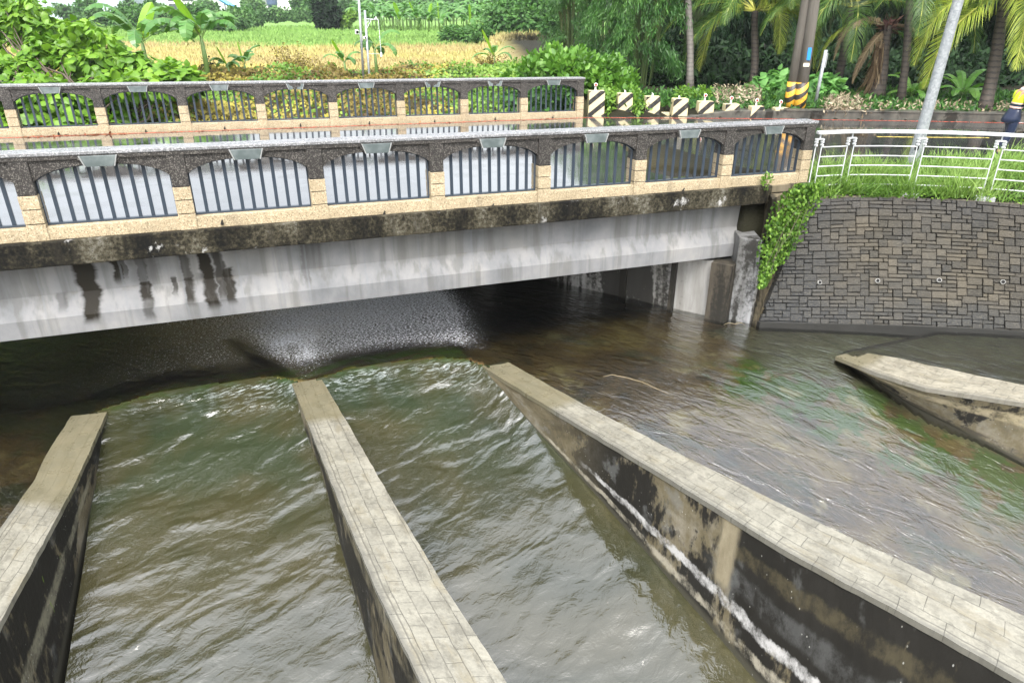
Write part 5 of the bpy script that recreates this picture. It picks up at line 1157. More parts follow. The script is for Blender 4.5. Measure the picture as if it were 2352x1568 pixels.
# ---- large leaved tree behind the left end of the far balustrade
def bigleaf():
    b_ = np.array([-4.0, 23.2, -1.2]); t = thing('broadleaf_tree', 'sprawling tree with large bright heart shaped leaves behind the left end of the balustrade', 'tree', b_)
    top = [(-80, -40), (60, -15), (88, 12), (112, 34), (150, 55), (193, 46), (208, 52), (231, 64), (250, 80), (285, 112), (320, 134), (347, 146), (427, 160), (440, 174)]
    tx, ty = zip(*top); parts = []; m = MB(); n_ = 0
    while n_ < 150:
        x = RS.uniform(-80, 436); yt = np.interp(x, tx, ty); y = RS.uniform(yt+12, 300 if x < 300 else 205)
        if 120 < x < 236 and 88 < y < 112 and RS.rand() < .8: continue
        if y > 200 and x > 270: continue
        D = 19.6+(300-min(y, 300))/300*5.0+RS.uniform(0, 1.6); 
        if y > 196: D = RS.uniform(18.3, 20.5)+max(0, x)*.004
        c = atd(x, y, D); n_ += 1
        parts.append(clump(c, .48, 80, .25, .235, 'heart', .75, .7, .35, .25, RS.uniform(0, .25), .75))
        if n_ % 2 == 0: q = wig(b_+np.array([RS.uniform(-1.2, 1.2), 0, .6]), c, 5, .25); m.tube(q, list(np.linspace(.05, .008, 6)), 5, False)
    for _ in range(60):      # ragged twigs at the outline
        x = RS.uniform(-40, 440); yt = np.interp(x, tx, ty); c = atd(x, yt+RS.uniform(2, 14), RS.uniform(22, 24)); parts.append(clump(c, .2, 9, .24, .21, 'heart', .8, .8, .1, .3, .35, .6))
    leafobj('crown', parts, MT['big_leaf'], t, b_); m.build('trunk', MT['bark'], t)

# leafobj meshes are given relative to org, so undo the link offset
_lk = leafobj
def leafobj(name, parts, m, parent=None, org=None):
    o = _lk(name, parts, m, parent, None); return o
bigleaf_done = True
bigleaf()
# ---- bananas
def banleaf(b_, az, el, L_, W_, droop, tear=.5, roll=0., seg=14):
    """arched blade along a midrib, torn into strips; returns leaf strips as quads"""
    V = []; Fc = []; rr = []; p = np.array(b_, float); h = np.array([math.cos(az), math.sin(az), 0]); e = el; mid = []
    st = L_/seg
    for i in range(seg+1):
        mid.append(p.copy()); p = p+st*(h*math.cos(e)+np.array([0, 0, math.sin(e)])); e -= droop/seg*(.5+1.2*i/seg)
    base = RS.rand()
    s0 = np.array([-h[1], h[0], 0.])
    for i in range(seg):
        a, c = mid[i], mid[i+1]; t = nrm(c-a); up = np.cross(s0, t)*-1; up = np.cross(t, s0); 
        s_ = s0*math.cos(roll)+up*math.sin(roll); up2 = np.cross(t, s_)
        f0, f1 = i/seg, (i+1)/seg; w0 = W_*.5*min(1, (f0/.12)**.7)*(1 if f0 < .62 else math.sqrt(max(0, 1-((f0-.62)/.38)**2))); w1 = W_*.5*min(1, (f1/.12)**.7)*(1 if f1 < .62 else math.sqrt(max(0, 1-((f1-.62)/.38)**2)))
        for sg in (-1, 1):
            dr = .25+.35*RS.rand()*tear; lag = RS.uniform(0, .5)*tear*st; b0 = len(V)
            o0 = a+s_*sg*w0-up2*w0*dr+t*lag; o1 = c+s_*sg*w1-up2*w1*dr+t*lag-t*st*(.22*tear*RS.rand()+.02)
            V += [a, c, o1, o0]; Fc.append([b0, b0+1, b0+2, b0+3]); rr.append(np.clip(base*.6+.25*RS.rand()+.15, 0, 1))
    return (np.array(V), np.array(Fc), np.array(rr)), mid
def banana(base, h, n, L_, W_, label, seed, young=True, group=None, droop=1.9, tear=.8, tr=.11, lean=(0, 0), ya=None, yl=None, mat='banana_leaf', azs=None):
    global RS
    sv = RS; RS = np.random.RandomState(seed); base = np.array(base, float); t = thing('banana_plant', label, 'banana plant', base, 0, group); top = base+np.array([lean[0], lean[1], h]); parts = []; m = MB()
    m.tube([base-(0, 0, .2), base+(top-base)*.5+(.02, 0, 0), top], [tr, tr*.85, tr*.5], 8)
    for k in range(n):
        az = (azs[k] if azs else 2*math.pi*(k/n)+RS.uniform(-.3, .3)); el = RS.uniform(.35, 1.25); l = L_*RS.uniform(.75, 1.1); pe = top-(0, 0, RS.uniform(0, .25)*h*.4)
        q = pe+np.array([math.cos(az)*math.cos(el), math.sin(az)*math.cos(el), math.sin(el)])*l*.22; m.tube([pe, q], [tr*.25, tr*.13], 5, False)
        lf, mid = banleaf(q, az, el, l, W_, droop*RS.uniform(.75, 1.25), tear, RS.uniform(-.3, .3)); parts.append(lf); m.tube(mid[::2], list(np.linspace(tr*.13, .006, len(mid[::2]))), 4, False)
    m.build('stem', MT['stem'], t, smooth=True); leafobj('leaves', parts, MT[mat], t)
    if young:
        lf, mid = banleaf(top, ya if ya is not None else RS.uniform(0, 6), 1.45 if ya is None else 1.15, yl or L_*.9, W_*.95, .25, .05, 1.3 if ya is None else 1.0); leafobj('young_leaf', [lf], MT['young_leaf'], t)
    RS = sv; return t
bg_ = lambda x, y, D: np.array([*atd(x, y, D)[:2], float(tz(*atd(x, y, D)[:2]))])
def ban_px(x, yb, ytop, D, *a, **k):
    b_ = atd(x, yb, D); c = atd(x, ytop, D); return banana((b_[0], b_[1], min(b_[2], c[2]-.3)), c[2]-min(b_[2], c[2]-.3), *a, **k)
ban_px(347, 200, 88, 29, 11, 2.0, .5, 'tall banana plant with one broad upright yellow green leaf, behind the big leaved tree', 3, ya=.6, yl=1.55, droop=1.9)
ban_px(480, 192, 78, 28, 12, 2.0, .5, 'banana plant with long young leaf leaning left and creeper wrapped round its stem', 5, ya=2.75, yl=1.7, droop=2.2, tear=1.)
ban_px(568, 192, 145, 30, 6, .95, .26, 'small banana plant right of the creeper wrapped one', 8, ya=1.8, yl=.95, droop=1.8, tr=.06)
ban_px(530, 195, 150, 29, 5, .9, .24, 'low banana sucker at the foot of the creeper wrapped plant', 9, ya=2.4, yl=.85, tr=.06)
ban_px(795, 190, 140, 30, 6, .9, .24, 'small pale banana plant left of the camera pole', 12, ya=2.5, yl=1.0, droop=2.3, tr=.07)
ban_px(866, 190, 108, 30, 7, 1.2, .32, 'banana plant hanging over the thin poles', 14, young=False, droop=2.3, tr=.08)
ban_px(1136, 178, 128, 38, 6, 1.2, .28, 'lone small banana plant at the edge of the dry field', 16, ya=2.3, yl=1.5, tr=.06)
ban_px(2084, 262, 215, 24.2, 11, 1.0, .25, 'young banana plant with fresh green leaves, right next to the lamp post', 21, young=False, droop=1.6, tr=.05, tear=.5, mat='banana_bright')
ban_px(2196, 264, 216, 24.0, 11, 1.05, .26, 'young banana plant between the lamp post and the person', 23, young=False, droop=1.7, tr=.05, tear=.5, mat='banana_bright')
cw_ = atd(480, 165, 29.8); o = leafobj('leaves', [clump(atd(478, y, 29.7), .3, 130, .1, .09, 'oval', .8, 1., .6) for y in (190, 175, 160, 150)], MT['dark_leaf']); o.name = 'stem_creeper'; tag(o, 'dark creeper wrapped round the stem of a banana plant', 'creeper')
# mid distance clump of bananas and the plantation
for i, (x, y) in enumerate([(920, 62), (960, 60), (985, 64), (1010, 62), (1080, 66)]):
    ban_px(x, y+5, y-16, 84, 7, 2.2, .5, ['banana plant at the left end of the group between the two fields', 'banana plant with upright pale leaf, second from left of the group', 'middle banana plant of the group between the fields', 'banana plant second from right of the group', 'rightmost and separate banana plant of the group'][i], 40+i, ya=RS.uniform(0, 6), yl=2.2, group='bananas at the back of the green field')
pb = [banana((0, 0, 0), 2.6, 9, 2.6, .55, 'banana plant in the dense dark green plantation beyond the fields', 60+i, young=False, group='plantation bananas beyond the fields', droop=1.8) for i in range(3)]
for o in pb:
    for c in o.children: c.data = c.data
first = True; k = 0
for row in range(4):
    for x in np.arange(852-row*8, 1120, 15.5):
        D = 108+row*9; P = atd(x+RS.uniform(-5, 5), 50, D); z = atd(0, 60-row*7, D)[2]
        loc = (P[0], P[1], z-1.2+RS.uniform(-.3, .3))
        if k < 3: pb[k].location = loc; o = pb[k]
        else: o = copytree(pb[k % 3], np.array(loc)-np.array(pb[k % 3].location))
        o.rotation_euler = (0, 0, RS.uniform(0, 6)); k += 1
# ---- palms
def frond(b_, az, el, L_, droop, lf=.55, seg=22, twist=0., thin=.025, hang=.9):
    V = []; Fc = []; rr = []; p = np.array(b_, float); h = np.array([math.cos(az), math.sin(az), 0]); e = el; mid = [p.copy()]; ts = []
    for i in range(seg):
        t = h*math.cos(e)+np.array([0, 0, math.sin(e)]); p = p+t*L_/seg; mid.append(p.copy()); ts.append(t); e = max(e-droop/seg*(.6+.9*i/seg), -1.4)
    s0 = np.array([-h[1], h[0], 0.]); bs_ = RS.uniform(.1, .5)
    sub = 5
    for i in range(3, seg):
        for j in range(sub):
            f = (i+j/sub)/seg; a = mid[i]+(mid[min(i+1, seg)]-mid[i])*j/sub; t = ts[i]; up = np.cross(t, s0); up = up if up[2] > 0 else -up
            ln = L_*lf*.42*math.sin(math.pi*min(1, .12+f*.88))**.6*(1.05-.35*f)
            for sg in (-1, 1):
                d = nrm(s0*sg*(.85-.2*f)+t*(.55+.7*f)+up*.25+RS.randn(3)*.07); w_ = thin*(1-.3*f); d2 = nrm(d*.8+np.array([0, 0, -hang])*(.7+.5*RS.rand())); 
                m1 = a+d*ln*.5; m2 = m1+d2*ln*.5; ws = t*w_; b0 = len(V)
                V += [a-ws*.5, a+ws*.5, m1+ws, m1-ws*.6, m2]; 
                Fc.append([b0, b0+1, b0+2, b0+3]); Fc.append([b0+3, b0+2, b0+4, b0+4]); r_ = np.clip(bs_+.5*RS.rand(), 0, 1); rr += [r_, r_]
    return (np.array(V), np.array(Fc), np.array(rr)), mid
def fix(parts):  # degenerate quads as tiny quads
    out = []
    for V, Fc, r in parts:
        V = list(map(np.array, V)); F2 = []
        for f in Fc:
            if f[2] == f[3]: V.append(V[f[2]]+(V[f[0]]-V[f[1]])*.15); F2.append([f[0], f[1], f[2], len(V)-1])
            else: F2.append(list(f))
        out.append((np.array(V), np.array(F2), r))
    return out
def palm(label, bx_, top, fr, seed, L_=3.6, trunk=(.15, .12), mat='palm_leaf', extra=(), nuts=True, tname='coconut_palm', bark_='palm_bark', lf=.8):
    global RS
    sv = RS; RS = np.random.RandomState(seed); t = thing(tname, label, 'palm tree', bx_); b_ = np.array(bx_, float); top = np.array(top, float); pts = [b_+(top-b_)*s+np.array([.06*math.sin(s*5), 0, 0]) for s in np.linspace(0, 1, 9)]
    rs = [trunk[0]*(1.35 if s == 0 else 1)+(trunk[1]-trunk[0])*s for s in np.linspace(0, 1, 9)]; rs = [r*(1+.05*(i % 2)) for i, r in enumerate(rs)]
    trunkmesh(pts, rs, 'trunk', MT[bark_], t, 14)
    def mk(fl, m_, nm):
        for (az, el, l, dr) in fl:
            lfv, mid = frond(top, az, el, l, dr, lf); o = leafobj(nm, fix([lfv]), MT[m_], t); mb = MB(); mb.tube([mid[0]]+mid[1::3], list(np.linspace(.035, .006, 1+len(mid[1::3]))), 5, False); mb.build('midrib', MT['ribm'], o)
    mk(fr, mat, 'frond'); mk(extra, 'palm_yellow', 'frond')
    RS = sv; return t
MT['ribm'] = simple('yellow_green_midrib', (.38, .38, .08), .4)
YW = YAW
def daz(side, depth=0.): # azimuth of a frond that goes to the picture's right (side>0) or left; depth>0 away from the viewer
    v = np.array([math.cos(YW), -math.sin(YW)])*side+np.array([math.sin(YW), math.cos(YW)])*depth; return math.atan2(v[1], v[0])
pa = atz(1728, 202, -.1); ta = atd(1737, 28, (np.array(pa)-CAM)@FW)
palm('coconut palm with yellowing fronds left of the utility poles', pa, ta, [(daz(-1, -.1), 0.40, 4.9, 1.90), (daz(-1, .5), 0.72, 4.7, 1.75), (daz(-.6, -.8), 0.72, 3.8, 2.05), (daz(1, -.2), 0.68, 4.3, 2.25), (daz(1, .5), 0.40, 4.7, 2.05), (daz(.6, .9), 0.72, 4.5, 1.75), (daz(-.3, 1), 0.80, 4.5, 1.55), (daz(.1, -1), 0.96, 3.8, 2.25), (daz(.35, -.6), 1.00, 3.6, 3.15), (daz(-.8, .2), 0.96, 4.3, 1.85), (daz(1, -.6), 0.96, 4.0, 2.15), (daz(-.9, -.3), 0.16, 4.0, 1.75)], 1, mat='palm_leaf',
     extra=[(daz(-1, -.25), 0.36, 3.9, 3.45), (daz(1, -.1), 0.28, 4.0, 2.65), (daz(.25, -1), 0.56, 3.1, 3.25), (daz(-.95, .1), 0.60, 4.8, 2.10), (daz(.75, -.6), 0.60, 3.7, 3.05)])
pb_ = atz(2258, 260, -.1); tb_ = atd(2315, -12, (np.array(pb_)-CAM)@FW)
palm('leaning coconut palm at the right edge, fronds drooping over the person', pb_, tb_, [(daz(-1, .3), 0.60, 4.1, 1.75), (daz(1, .2), 0.60, 4.1, 1.75), (daz(.4, 1), 0.80, 4.1, 1.75), (daz(-.5, 1), 0.90, 4.1, 1.55), (daz(1, -.6), 0.50, 3.9, 2.25), (daz(-1, -.1), 1.10, 4.1, 1.75), (daz(-.2, -1), 0.60, 3.4, 2.55)], 2, trunk=(.18, .14),
     extra=[(daz(-1, -.2), 0.25, 3.9, 2.25), (daz(-.25, -.9), 0.35, 3.7, 2.85), (daz(.12, -.8), 0.30, 4.1, 2.95), (daz(.6, -.6), 0.40, 4.1, 2.75), (daz(-1, -.3), -0.20, 3.8, 1.65)])
pc_ = atz(2068, 236, -.05); tc_ = atd(2100, -95, (np.array(pc_)-CAM)@FW)
palm('tall dark palm behind the dead one, fronds hanging into the top of the view', pc_, tc_, [(daz(math.cos(a), math.sin(a)), e, 4.6, dr) for a, e, dr in ((0, .3, 1.7), (.6, .6, 1.6), (1.3, .8, 1.4), (2.2, .8, 1.5), (2.9, .4, 1.7), (3.5, 0, 1.3), (4.4, .1, 1.6), (5.9, .1, 1.5), (3.2, .7, 2.6), (.2, -.2, 1.3))], 3, trunk=(.12, .11), lf=.8)
pd_ = atz(1915, 215, -.05); td_ = atd(1958, 20, (np.array(pd_)-CAM)@FW)
palm('slanting palm half hidden behind the utility poles', pd_, td_, [(daz(math.cos(a), math.sin(a)), e, 3.8, dr) for a, e, dr in ((0, .5, 1.5), (.8, .8, 1.4), (1.6, .9, 1.3), (2.4, .7, 1.5), (3.1, .5, 1.9), (3.7, .3, 2.2), (4.4, .4, 2.4), (5.6, .4, 1.9), (6.1, 1., 1.6))], 4, trunk=(.15, .12))
pe_ = atz(2480, 262, -.1); te_ = atd(2440, -60, (np.array(pe_)-CAM)@FW)
palm('palm just outside the right edge, one frond reaching into view', pe_, te_, [(daz(math.cos(a), math.sin(a)), e, 4.0, dr) for a, e, dr in ((0, .5, 1.5), (1., .8, 1.4), (2., .9, 1.3), (2.8, .4, 1.6), (3.3, .1, 1.7), (3.9, .2, 2.2), (5., .4, 2.2))], 5)
pf_ = atz(1584, 208, -.1); tf_ = atd(1578, -120, (np.array(pf_)-CAM)@FW)
palm('slender pale trunked palm among the bamboo', pf_, tf_, [(daz(math.cos(a), math.sin(a)), .4, 3.2, 1.6) for a in (0, 1, 2, 3, 4, 5)], 6, trunk=(.13, .12), bark_='pale_bark', tname='areca_palm')
# dead palm
dp_ = atz(2010, 232, -.1); Dd = (np.array(dp_)-CAM)@FW; dt_ = atd(2040, 62, Dd)
t = thing('dead_palm', 'dead headless palm with brown hanging fronds and a ragged dark crown stub', 'palm tree', dp_)
trunkmesh([np.array(dp_)+(dt_-np.array(dp_))*s+np.array([.05*math.sin(s*4), 0, 0]) for s in np.linspace(0, 1, 8)], [.30, .26, .23, .20, .17, .15, .15, .16], 'trunk', MT['palm_bark'], t, 14)
V, Fc, r = merge([leaves(np.repeat(dt_[None], 90, 0)+RS.randn(90, 3)*.11, sph(90)+np.array([0, 0, .1]), sph(90), .22+.2*RS.rand(90), .07, 'dia')]); link('crown_stub', npmesh('crown_stub', V, Fc, r), LM('stub_leaf', (.03, .012, .010), (.10, .04, .035), (.25, .14, .10), rough=.7, trans=.05), t)
for (az, el, l, dr, m_) in ((daz(-1, -.1), .55, 2.6, 2.9, 'dry_frond'), (daz(-1, -.5), -.6, 2.2, .9, 'dry_frond'), (daz(-1, .3), .3, 3.2, 2.7, 'palm_yellow'), (daz(1, 0), .25, 1.5, 1.8, 'dry_frond'), (daz(1, -.4), -.4, 1.8, 1.1, 'palm_leaf')):
    lfv, mid = frond(dt_, az, el, l, dr, .5, hang=1.3); o = leafobj('frond', fix([lfv]), MT[m_], t)
    mb = MB(); mb.tube(mid[::3], list(np.linspace(.03, .006, len(mid[::3]))), 5, False); mb.build('midrib', MT['dry_rib'] if 'dry_rib' in MT else MT.setdefault('dry_rib', simple('dry_midrib', (.2, .16, .09), .6)), o)
k = 210; P = []
for _ in range(k): P.append(atd(*(lambda yy: (2022+(yy-100)*-.12+RS.uniform(-9, 9), yy))(RS.uniform(92, 160)), Dd-.12-.25*RS.rand()))
leafobj('dead_skirt', leaves(np.array(P), RS.randn(k, 3)*.14+(-.12, 0, -1), sph(k)*.5+(0, -1, 0), .7+.7*RS.rand(k), .035, 'blade'), MT['dry_frond'], t)
# ---- bamboo and dark trees behind
def plume(c, d0, L_, n, seed_=0, leaf=.28):
    """arching bamboo branch hung with lance shaped leaves"""
    p = np.array(c, float); h = nrm(d0); P = []; A = []; k = 14
    for i in range(k):
        p = p+h*L_/k; h = nrm(h+np.array([0, 0, -.13])); 
        for _ in range(n//k): P.append(p+RS.randn(3)*.16*np.array([1, 1, .8])); A.append(h*.5+RS.randn(3)*.45+np.array([0, 0, -.75]))
    P = np.array(P); A = np.array(A); m = len(P); return leaves(P, A, RS.randn(m, 3)*.6+np.array([0, -.5, .8]), leaf*(.7+.6*RS.rand(m)), leaf*.17, 'dia', np.clip(RS.uniform(0, .5)+.5*RS.rand(m), 0, 1))
def bamboo_parts(H=8., n=120, spread=2.6, per=150, leaf=.3):
    parts = []
    for i in range(n):
        z = H*(.08+.92*RS.rand()**.8); a = RS.uniform(0, 6.28); r = spread*(.25+.75*RS.rand()**.6)*(1-.35*z/H); d = np.array([math.cos(a), math.sin(a), RS.uniform(-.1, .7)])
        parts.append(plume((r*.55*math.cos(a), r*.55*math.sin(a), z), d, RS.uniform(1.2, 2.3), per, leaf=leaf))
    return parts
BG = 'bamboo clumps in the wood right of the fields'
t0 = thing('bamboo', 'pale green drooping bamboo at the left edge of the wood, next to the paddle leaved bush', 'bamboo', (0, 0, 0), 0, BG); leafobj('foliage', bamboo_parts(), MT['bamboo_leaf'], t0)
m = MB()
for i in range(26):
    a = RS.uniform(0, 6.28); r = .7*RS.rand(); x_, y_ = r*math.cos(a), r*math.sin(a); m.tube([(x_, y_, -.3), (x_*1.5, y_*1.5, 3.), (x_*2.8, y_*2.8, 6.), (x_*5, y_*5, 7.6)], [.045, .04, .03, .01], 5, False)
m.build('canes', MT['cane'], t0)
DBM = [q for q in bpy.data.objects if q.parent == t0 and q.name.startswith('foliage')][0].data.copy(); DBM.materials.clear(); DBM.materials.append(MT['shade_painted_bamboo'])
bspots = [(1462, 212, 28, 0, .72), (1385, 185, 34, 2, .62), (1590, 205, 38, 1, 1.1), (1660, 205, 40, 3, 1.1), (1310, 165, 44, 4, .75), (1780, 208, 40, 5, 1.15), (1890, 210, 40, 2.2, 1.2), (2000, 215, 41, 1.3, 1.2), (2150, 218, 40, 4.4, 1.2), (2290, 226, 40, .6, 1.2), (2420, 230, 38, 3.3, 1.2), (1480, 190, 42, 2.5, .8)]
blabs = ['pale green drooping bamboo reaching down to the barrier blocks at the edge of the wood', 'bamboo plume behind and left of the one above the barrier blocks', 'bamboo with dark interior behind the slender pale palm trunk', 'bamboo behind the yellowing coconut palm, seen left of its trunk', 'rounded bamboo where the green field meets the wood', 'bamboo right behind the twin utility poles', 'bamboo behind the grey signpost', 'bamboo in the shade behind the dead palm', 'bamboo in the shade behind the lamp post', 'bamboo behind the leaning palm trunk at the right', 'bamboo beyond the right edge of the view', 'tall bamboo at the back above the paddle leaved bush']
for i, (x, y, D, rt, s) in enumerate(bspots):
    P = atd(x, y, D); o = t0 if i == 0 else copytree(t0, (0, 0, 0)); o.location = (P[0], P[1], -.3); o.rotation_euler = (0, 0, rt); o.scale = (s, s, s); o['label'] = blabs[i]
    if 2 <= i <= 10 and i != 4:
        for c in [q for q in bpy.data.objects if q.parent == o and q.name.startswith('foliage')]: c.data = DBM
def darktree(label, P, H, r, n, m_='dark_leaf', leaf=.4, seed=0, trunk=.2, group=None, name='forest_tree', flat=.8, low=.1, cat='tree', rad=None, t_='oval', per=150):
    t = thing(name, label, cat, P, 0, group); parts = []; P = np.array(P, float); m = MB(); m.tube([P-(0, 0, .3), P+(0, 0, H*.5), P+(.2, 0, H*.8)], [trunk, trunk*.7, trunk*.3], 8)
    for i in range(n):
        d = sph(1)[0]; c = P+np.array([0, 0, H*(low+1)/2])+d*np.array([r, r, H*(1-low)/2])*RS.rand()**.35*.85; parts.append(clump(c, rad or r*.33, per, leaf, leaf*.5, t_, .4, .75, .4, .4, .1+.3*RS.rand(), .6))
        if i % 4 == 0: m.tube(wig(P+(0, 0, H*.35), c, 4, .2), [trunk*.4, trunk*.3, trunk*.2, trunk*.1, .01], 5, False)
    leafobj('crown', parts, MT[m_], t); m.build('trunk', MT['bark'], t); return t
dl = ['dark tree filling the back of the wood behind the coconut palm', 'dark tree in the back of the wood behind the signpost', 'dark tree in the back of the wood behind the dead palm', 'dark tree in the back of the wood right of the lamp post', 'dark tree in the back of the wood behind the person', 'dark tree deep in the wood above the first barrier blocks']
for i, (x, D) in enumerate(((1700, 46), (1860, 46), (2010, 47), (2170, 46), (2340, 46), (1600, 50))):
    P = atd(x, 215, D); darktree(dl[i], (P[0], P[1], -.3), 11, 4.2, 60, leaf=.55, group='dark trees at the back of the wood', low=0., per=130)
P = atd(2480, 250, 36); darktree('dark tree outside the right edge of the view', (P[0], P[1], -.3), 11, 4.2, 50, leaf=.55, low=0, per=110)
# ---- shrubs
def bush(name, label, cs, mat, leaf, lw, t_, r=.4, per=110, D=25, base=None, stems=True, droop=.4, cat='shrub'):
    c0 = [atd(x, y, D+dd) for x, y, dd in cs]; b_ = np.mean(c0, 0); b_ = np.array([b_[0], b_[1], base if base is not None else -.2]); t = thing(name, label, cat, b_); parts = []; m = MB()
    for c in c0:
        parts.append(clump(c, r, per, leaf, lw, t_, droop, .85, .35, .3, RS.uniform(0, .3), .7)); m.tube(wig(b_+RS.randn(3)*.1*np.array([1, 1, 0]), c, 4, .2), [.03, .025, .02, .012, .006], 5, False)
    leafobj('leaves', parts, MT[mat], t); m.build('stems', MT['bark'], t)
pts = []
for _ in range(75):
    x = RS.uniform(1175, 1440); top = np.interp(x, [1175, 1210, 1245, 1262, 1290, 1340, 1400, 1450], [175, 150, 118, 92, 115, 125, 140, 165]); pts.append((x, RS.uniform(top+8, 250 if x > 1340 else 205), RS.uniform(-1.2, 1.5)))
bush('paddle_leaf_bush', 'bright green bush with paddle shaped leaves at the right end of the far balustrade', pts, 'paddle_leaf', .21, .12, 'oval', .42, 110, 24.5, -.6, droop=-.35)
pts = [(RS.uniform(1180, 1335), RS.uniform(205, 275), RS.uniform(-.5, 1.5)) for _ in range(22)]
bush('paddle_leaf_bush', 'shaded undergrowth seen through the last bays of the far balustrade', pts, 'tree_leaf', .2, .12, 'oval', .4, 90, 21.5, -.9)
def pxblob(xc, yc, rx, ry, n): 
    out = []
    while len(out) < n:
        a, b_ = RS.uniform(-1, 1, 2)
        if a*a+b_*b_ < 1: out.append((xc+a*rx, yc+b_*ry, RS.uniform(-.5, .5)))
    return out
bush('lobed_leaf_shrub', 'pale green shrub with lobed leaves left of the utility poles', pxblob(1790, 190, 22, 18, 10)+pxblob(1755, 212, 45, 16, 16), 'lobed_leaf', .27, .24, 'heart', .33, 55, 25.5, droop=.7)
bush('lobed_leaf_shrub', 'pale green shrub with lobed leaves between the utility poles and the signpost', pxblob(1885, 212, 42, 24, 26), 'lobed_leaf', .27, .24, 'heart', .33, 60, 24.6, droop=.7)
bush('lobed_leaf_shrub', 'small pale green shrub in front of the dead palm', pxblob(1988, 236, 14, 12, 6)+pxblob(2014, 246, 16, 8, 5), 'lobed_leaf', .22, .18, 'heart', .24, 50, 24.2, droop=.7)
bush('weed_clump', 'low bright weeds behind the fifth barrier block', pxblob(1600, 225, 45, 14, 14), 'creeper_leaf', .11, .06, 'oval', .28, 120, 23.5)
bush('weed_clump', 'low green weeds at the foot of the utility poles', pxblob(1760, 243, 28, 10, 8)+pxblob(1850, 248, 15, 8, 4), 'creeper_leaf', .13, .08, 'oval', .24, 90, 23.8)
bush('weed_clump', 'green weeds at the gap between the first barrier blocks', pxblob(1400, 235, 14, 25, 9)+pxblob(1462, 240, 14, 16, 6), 'creeper_leaf', .13, .08, 'oval', .26, 90, 22)
# low growth deep in the wood, its shade painted as near black leaves
k = 26000; xs_ = RS.uniform(1350, 2500, k); D_s = RS.uniform(27.5, 44, k); P = np.array([atd(x, 210, d) for x, d in zip(xs_, D_s)]); P[:, 2] = -.2+RS.rand(k)**1.3*(.45+1.3*(D_s-27.5)/17)*(1+.6*vnoise(P[:, 0]*.6, P[:, 1]*.6)); ok = (P[:, 0]-.32*P[:, 1]) > 1.8; P = P[ok]; k = len(P)
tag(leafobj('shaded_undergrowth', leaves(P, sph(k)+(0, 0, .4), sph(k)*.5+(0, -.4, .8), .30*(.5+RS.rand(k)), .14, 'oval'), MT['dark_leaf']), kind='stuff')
# ground cover under the palms: stuff
def scatter(n, xr, yr, fD, zoff=0.):
    x = RS.uniform(*xr, n); y = RS.uniform(*yr, n); P = np.array([atz(a, b_, -.1+zoff) for a, b_ in zip(x, y)]); return P
P = scatter(9000, (1380, 2500), (214, 263), 0); P[:, 2] = [tz(p[0], p[1]) for p in P]; P[:, 2] = np.maximum(P[:, 2], -.15)+.10*RS.rand(len(P)); A = sph(len(P))+np.array([0, 0, .7])
keep = np.array([fx(kerb, p[0])+.35 < p[1] for p in P]); P = P[keep]; A = A[keep]; n = len(P)
tag(leafobj('undergrowth', leaves(P, A, sph(n)+np.array([0, 0, 1]), .16*(.6+RS.rand(n)), .07, 'oval'), MT['tree_leaf']), kind='stuff')
P = np.concatenate([scatter(900, (1890, 1975), (238, 262), 0), scatter(1300, (1640, 1745), (215, 250), 0), scatter(500, (1930, 2400), (250, 264), 0)]); P[:, 2] = np.maximum([tz(p[0], p[1]) for p in P], -.15)+.08+.2*RS.rand(len(P))**2; n = len(P)
tag(leafobj('leaf_litter', leaves(P, sph(n), sph(n)+np.array([0, 0, .5]), .13*(.5+RS.rand(n)), .05, 'dia'), MT['dry_twig']), kind='stuff')
# ---- creeper bank behind the far balustrade
def bank():
    n = 52000; X_ = RS.uniform(-13, 14, n); Y_ = 21.2+RS.rand(n)**1.1*15.5; ok = ((X_-.32*Y_) < 3.2)&~((X_ > -3) & (X_ < 5) & (Y_ < 22.6)); X_, Y_ = X_[ok], Y_[ok]; n = len(X_)
    Z_ = -1.25+1.15*np.exp(-((Y_-32)/6.5)**2)-.5*np.clip((28-Y_)/5, 0, 1)
    hb = .55*np.clip((30-Y_)/4, 0, 1)+.35+.35*fbm(X_*.7, Y_*.7, 3); Z_ = Z_+hb*(.55+.45*RS.rand(n)**.4)
    P = np.stack([X_, Y_, Z_], 1); ratio = X_/Y_
    br = np.clip((ratio+.185)/.05, 0, 1)*np.clip((.33-ratio+.05*vnoise(X_, Y_))/.07, 0, 1); br = br*np.clip(.35+.8*fbm(X_*.35+4, Y_*.35, 2)+.3*np.clip((.15-ratio)/.2, 0, 1), 0, 1); sel = RS.rand(n) < br
    A = sph(n)+np.array([0, -.2, -.4]); N_ = sph(n)*.6+np.array([0, -.5, 1]); L_ = .12*(.6+.8*RS.rand(n)); rn = np.clip(.5+.45*fbm(X_*.9, Y_*.9, 2)+.35*(RS.rand(n)-.5), 0, 1)
    for s_, m_, nm in ((sel, 'brown_leaf', 'withered_creeper'), (~sel, 'creeper_leaf', 'green_creeper')): tag(leafobj(nm, leaves(P[s_], A[s_], N_[s_], L_[s_], L_[s_]*.8, 'oval', rn[s_]), MT[m_]), kind='stuff')
bank()
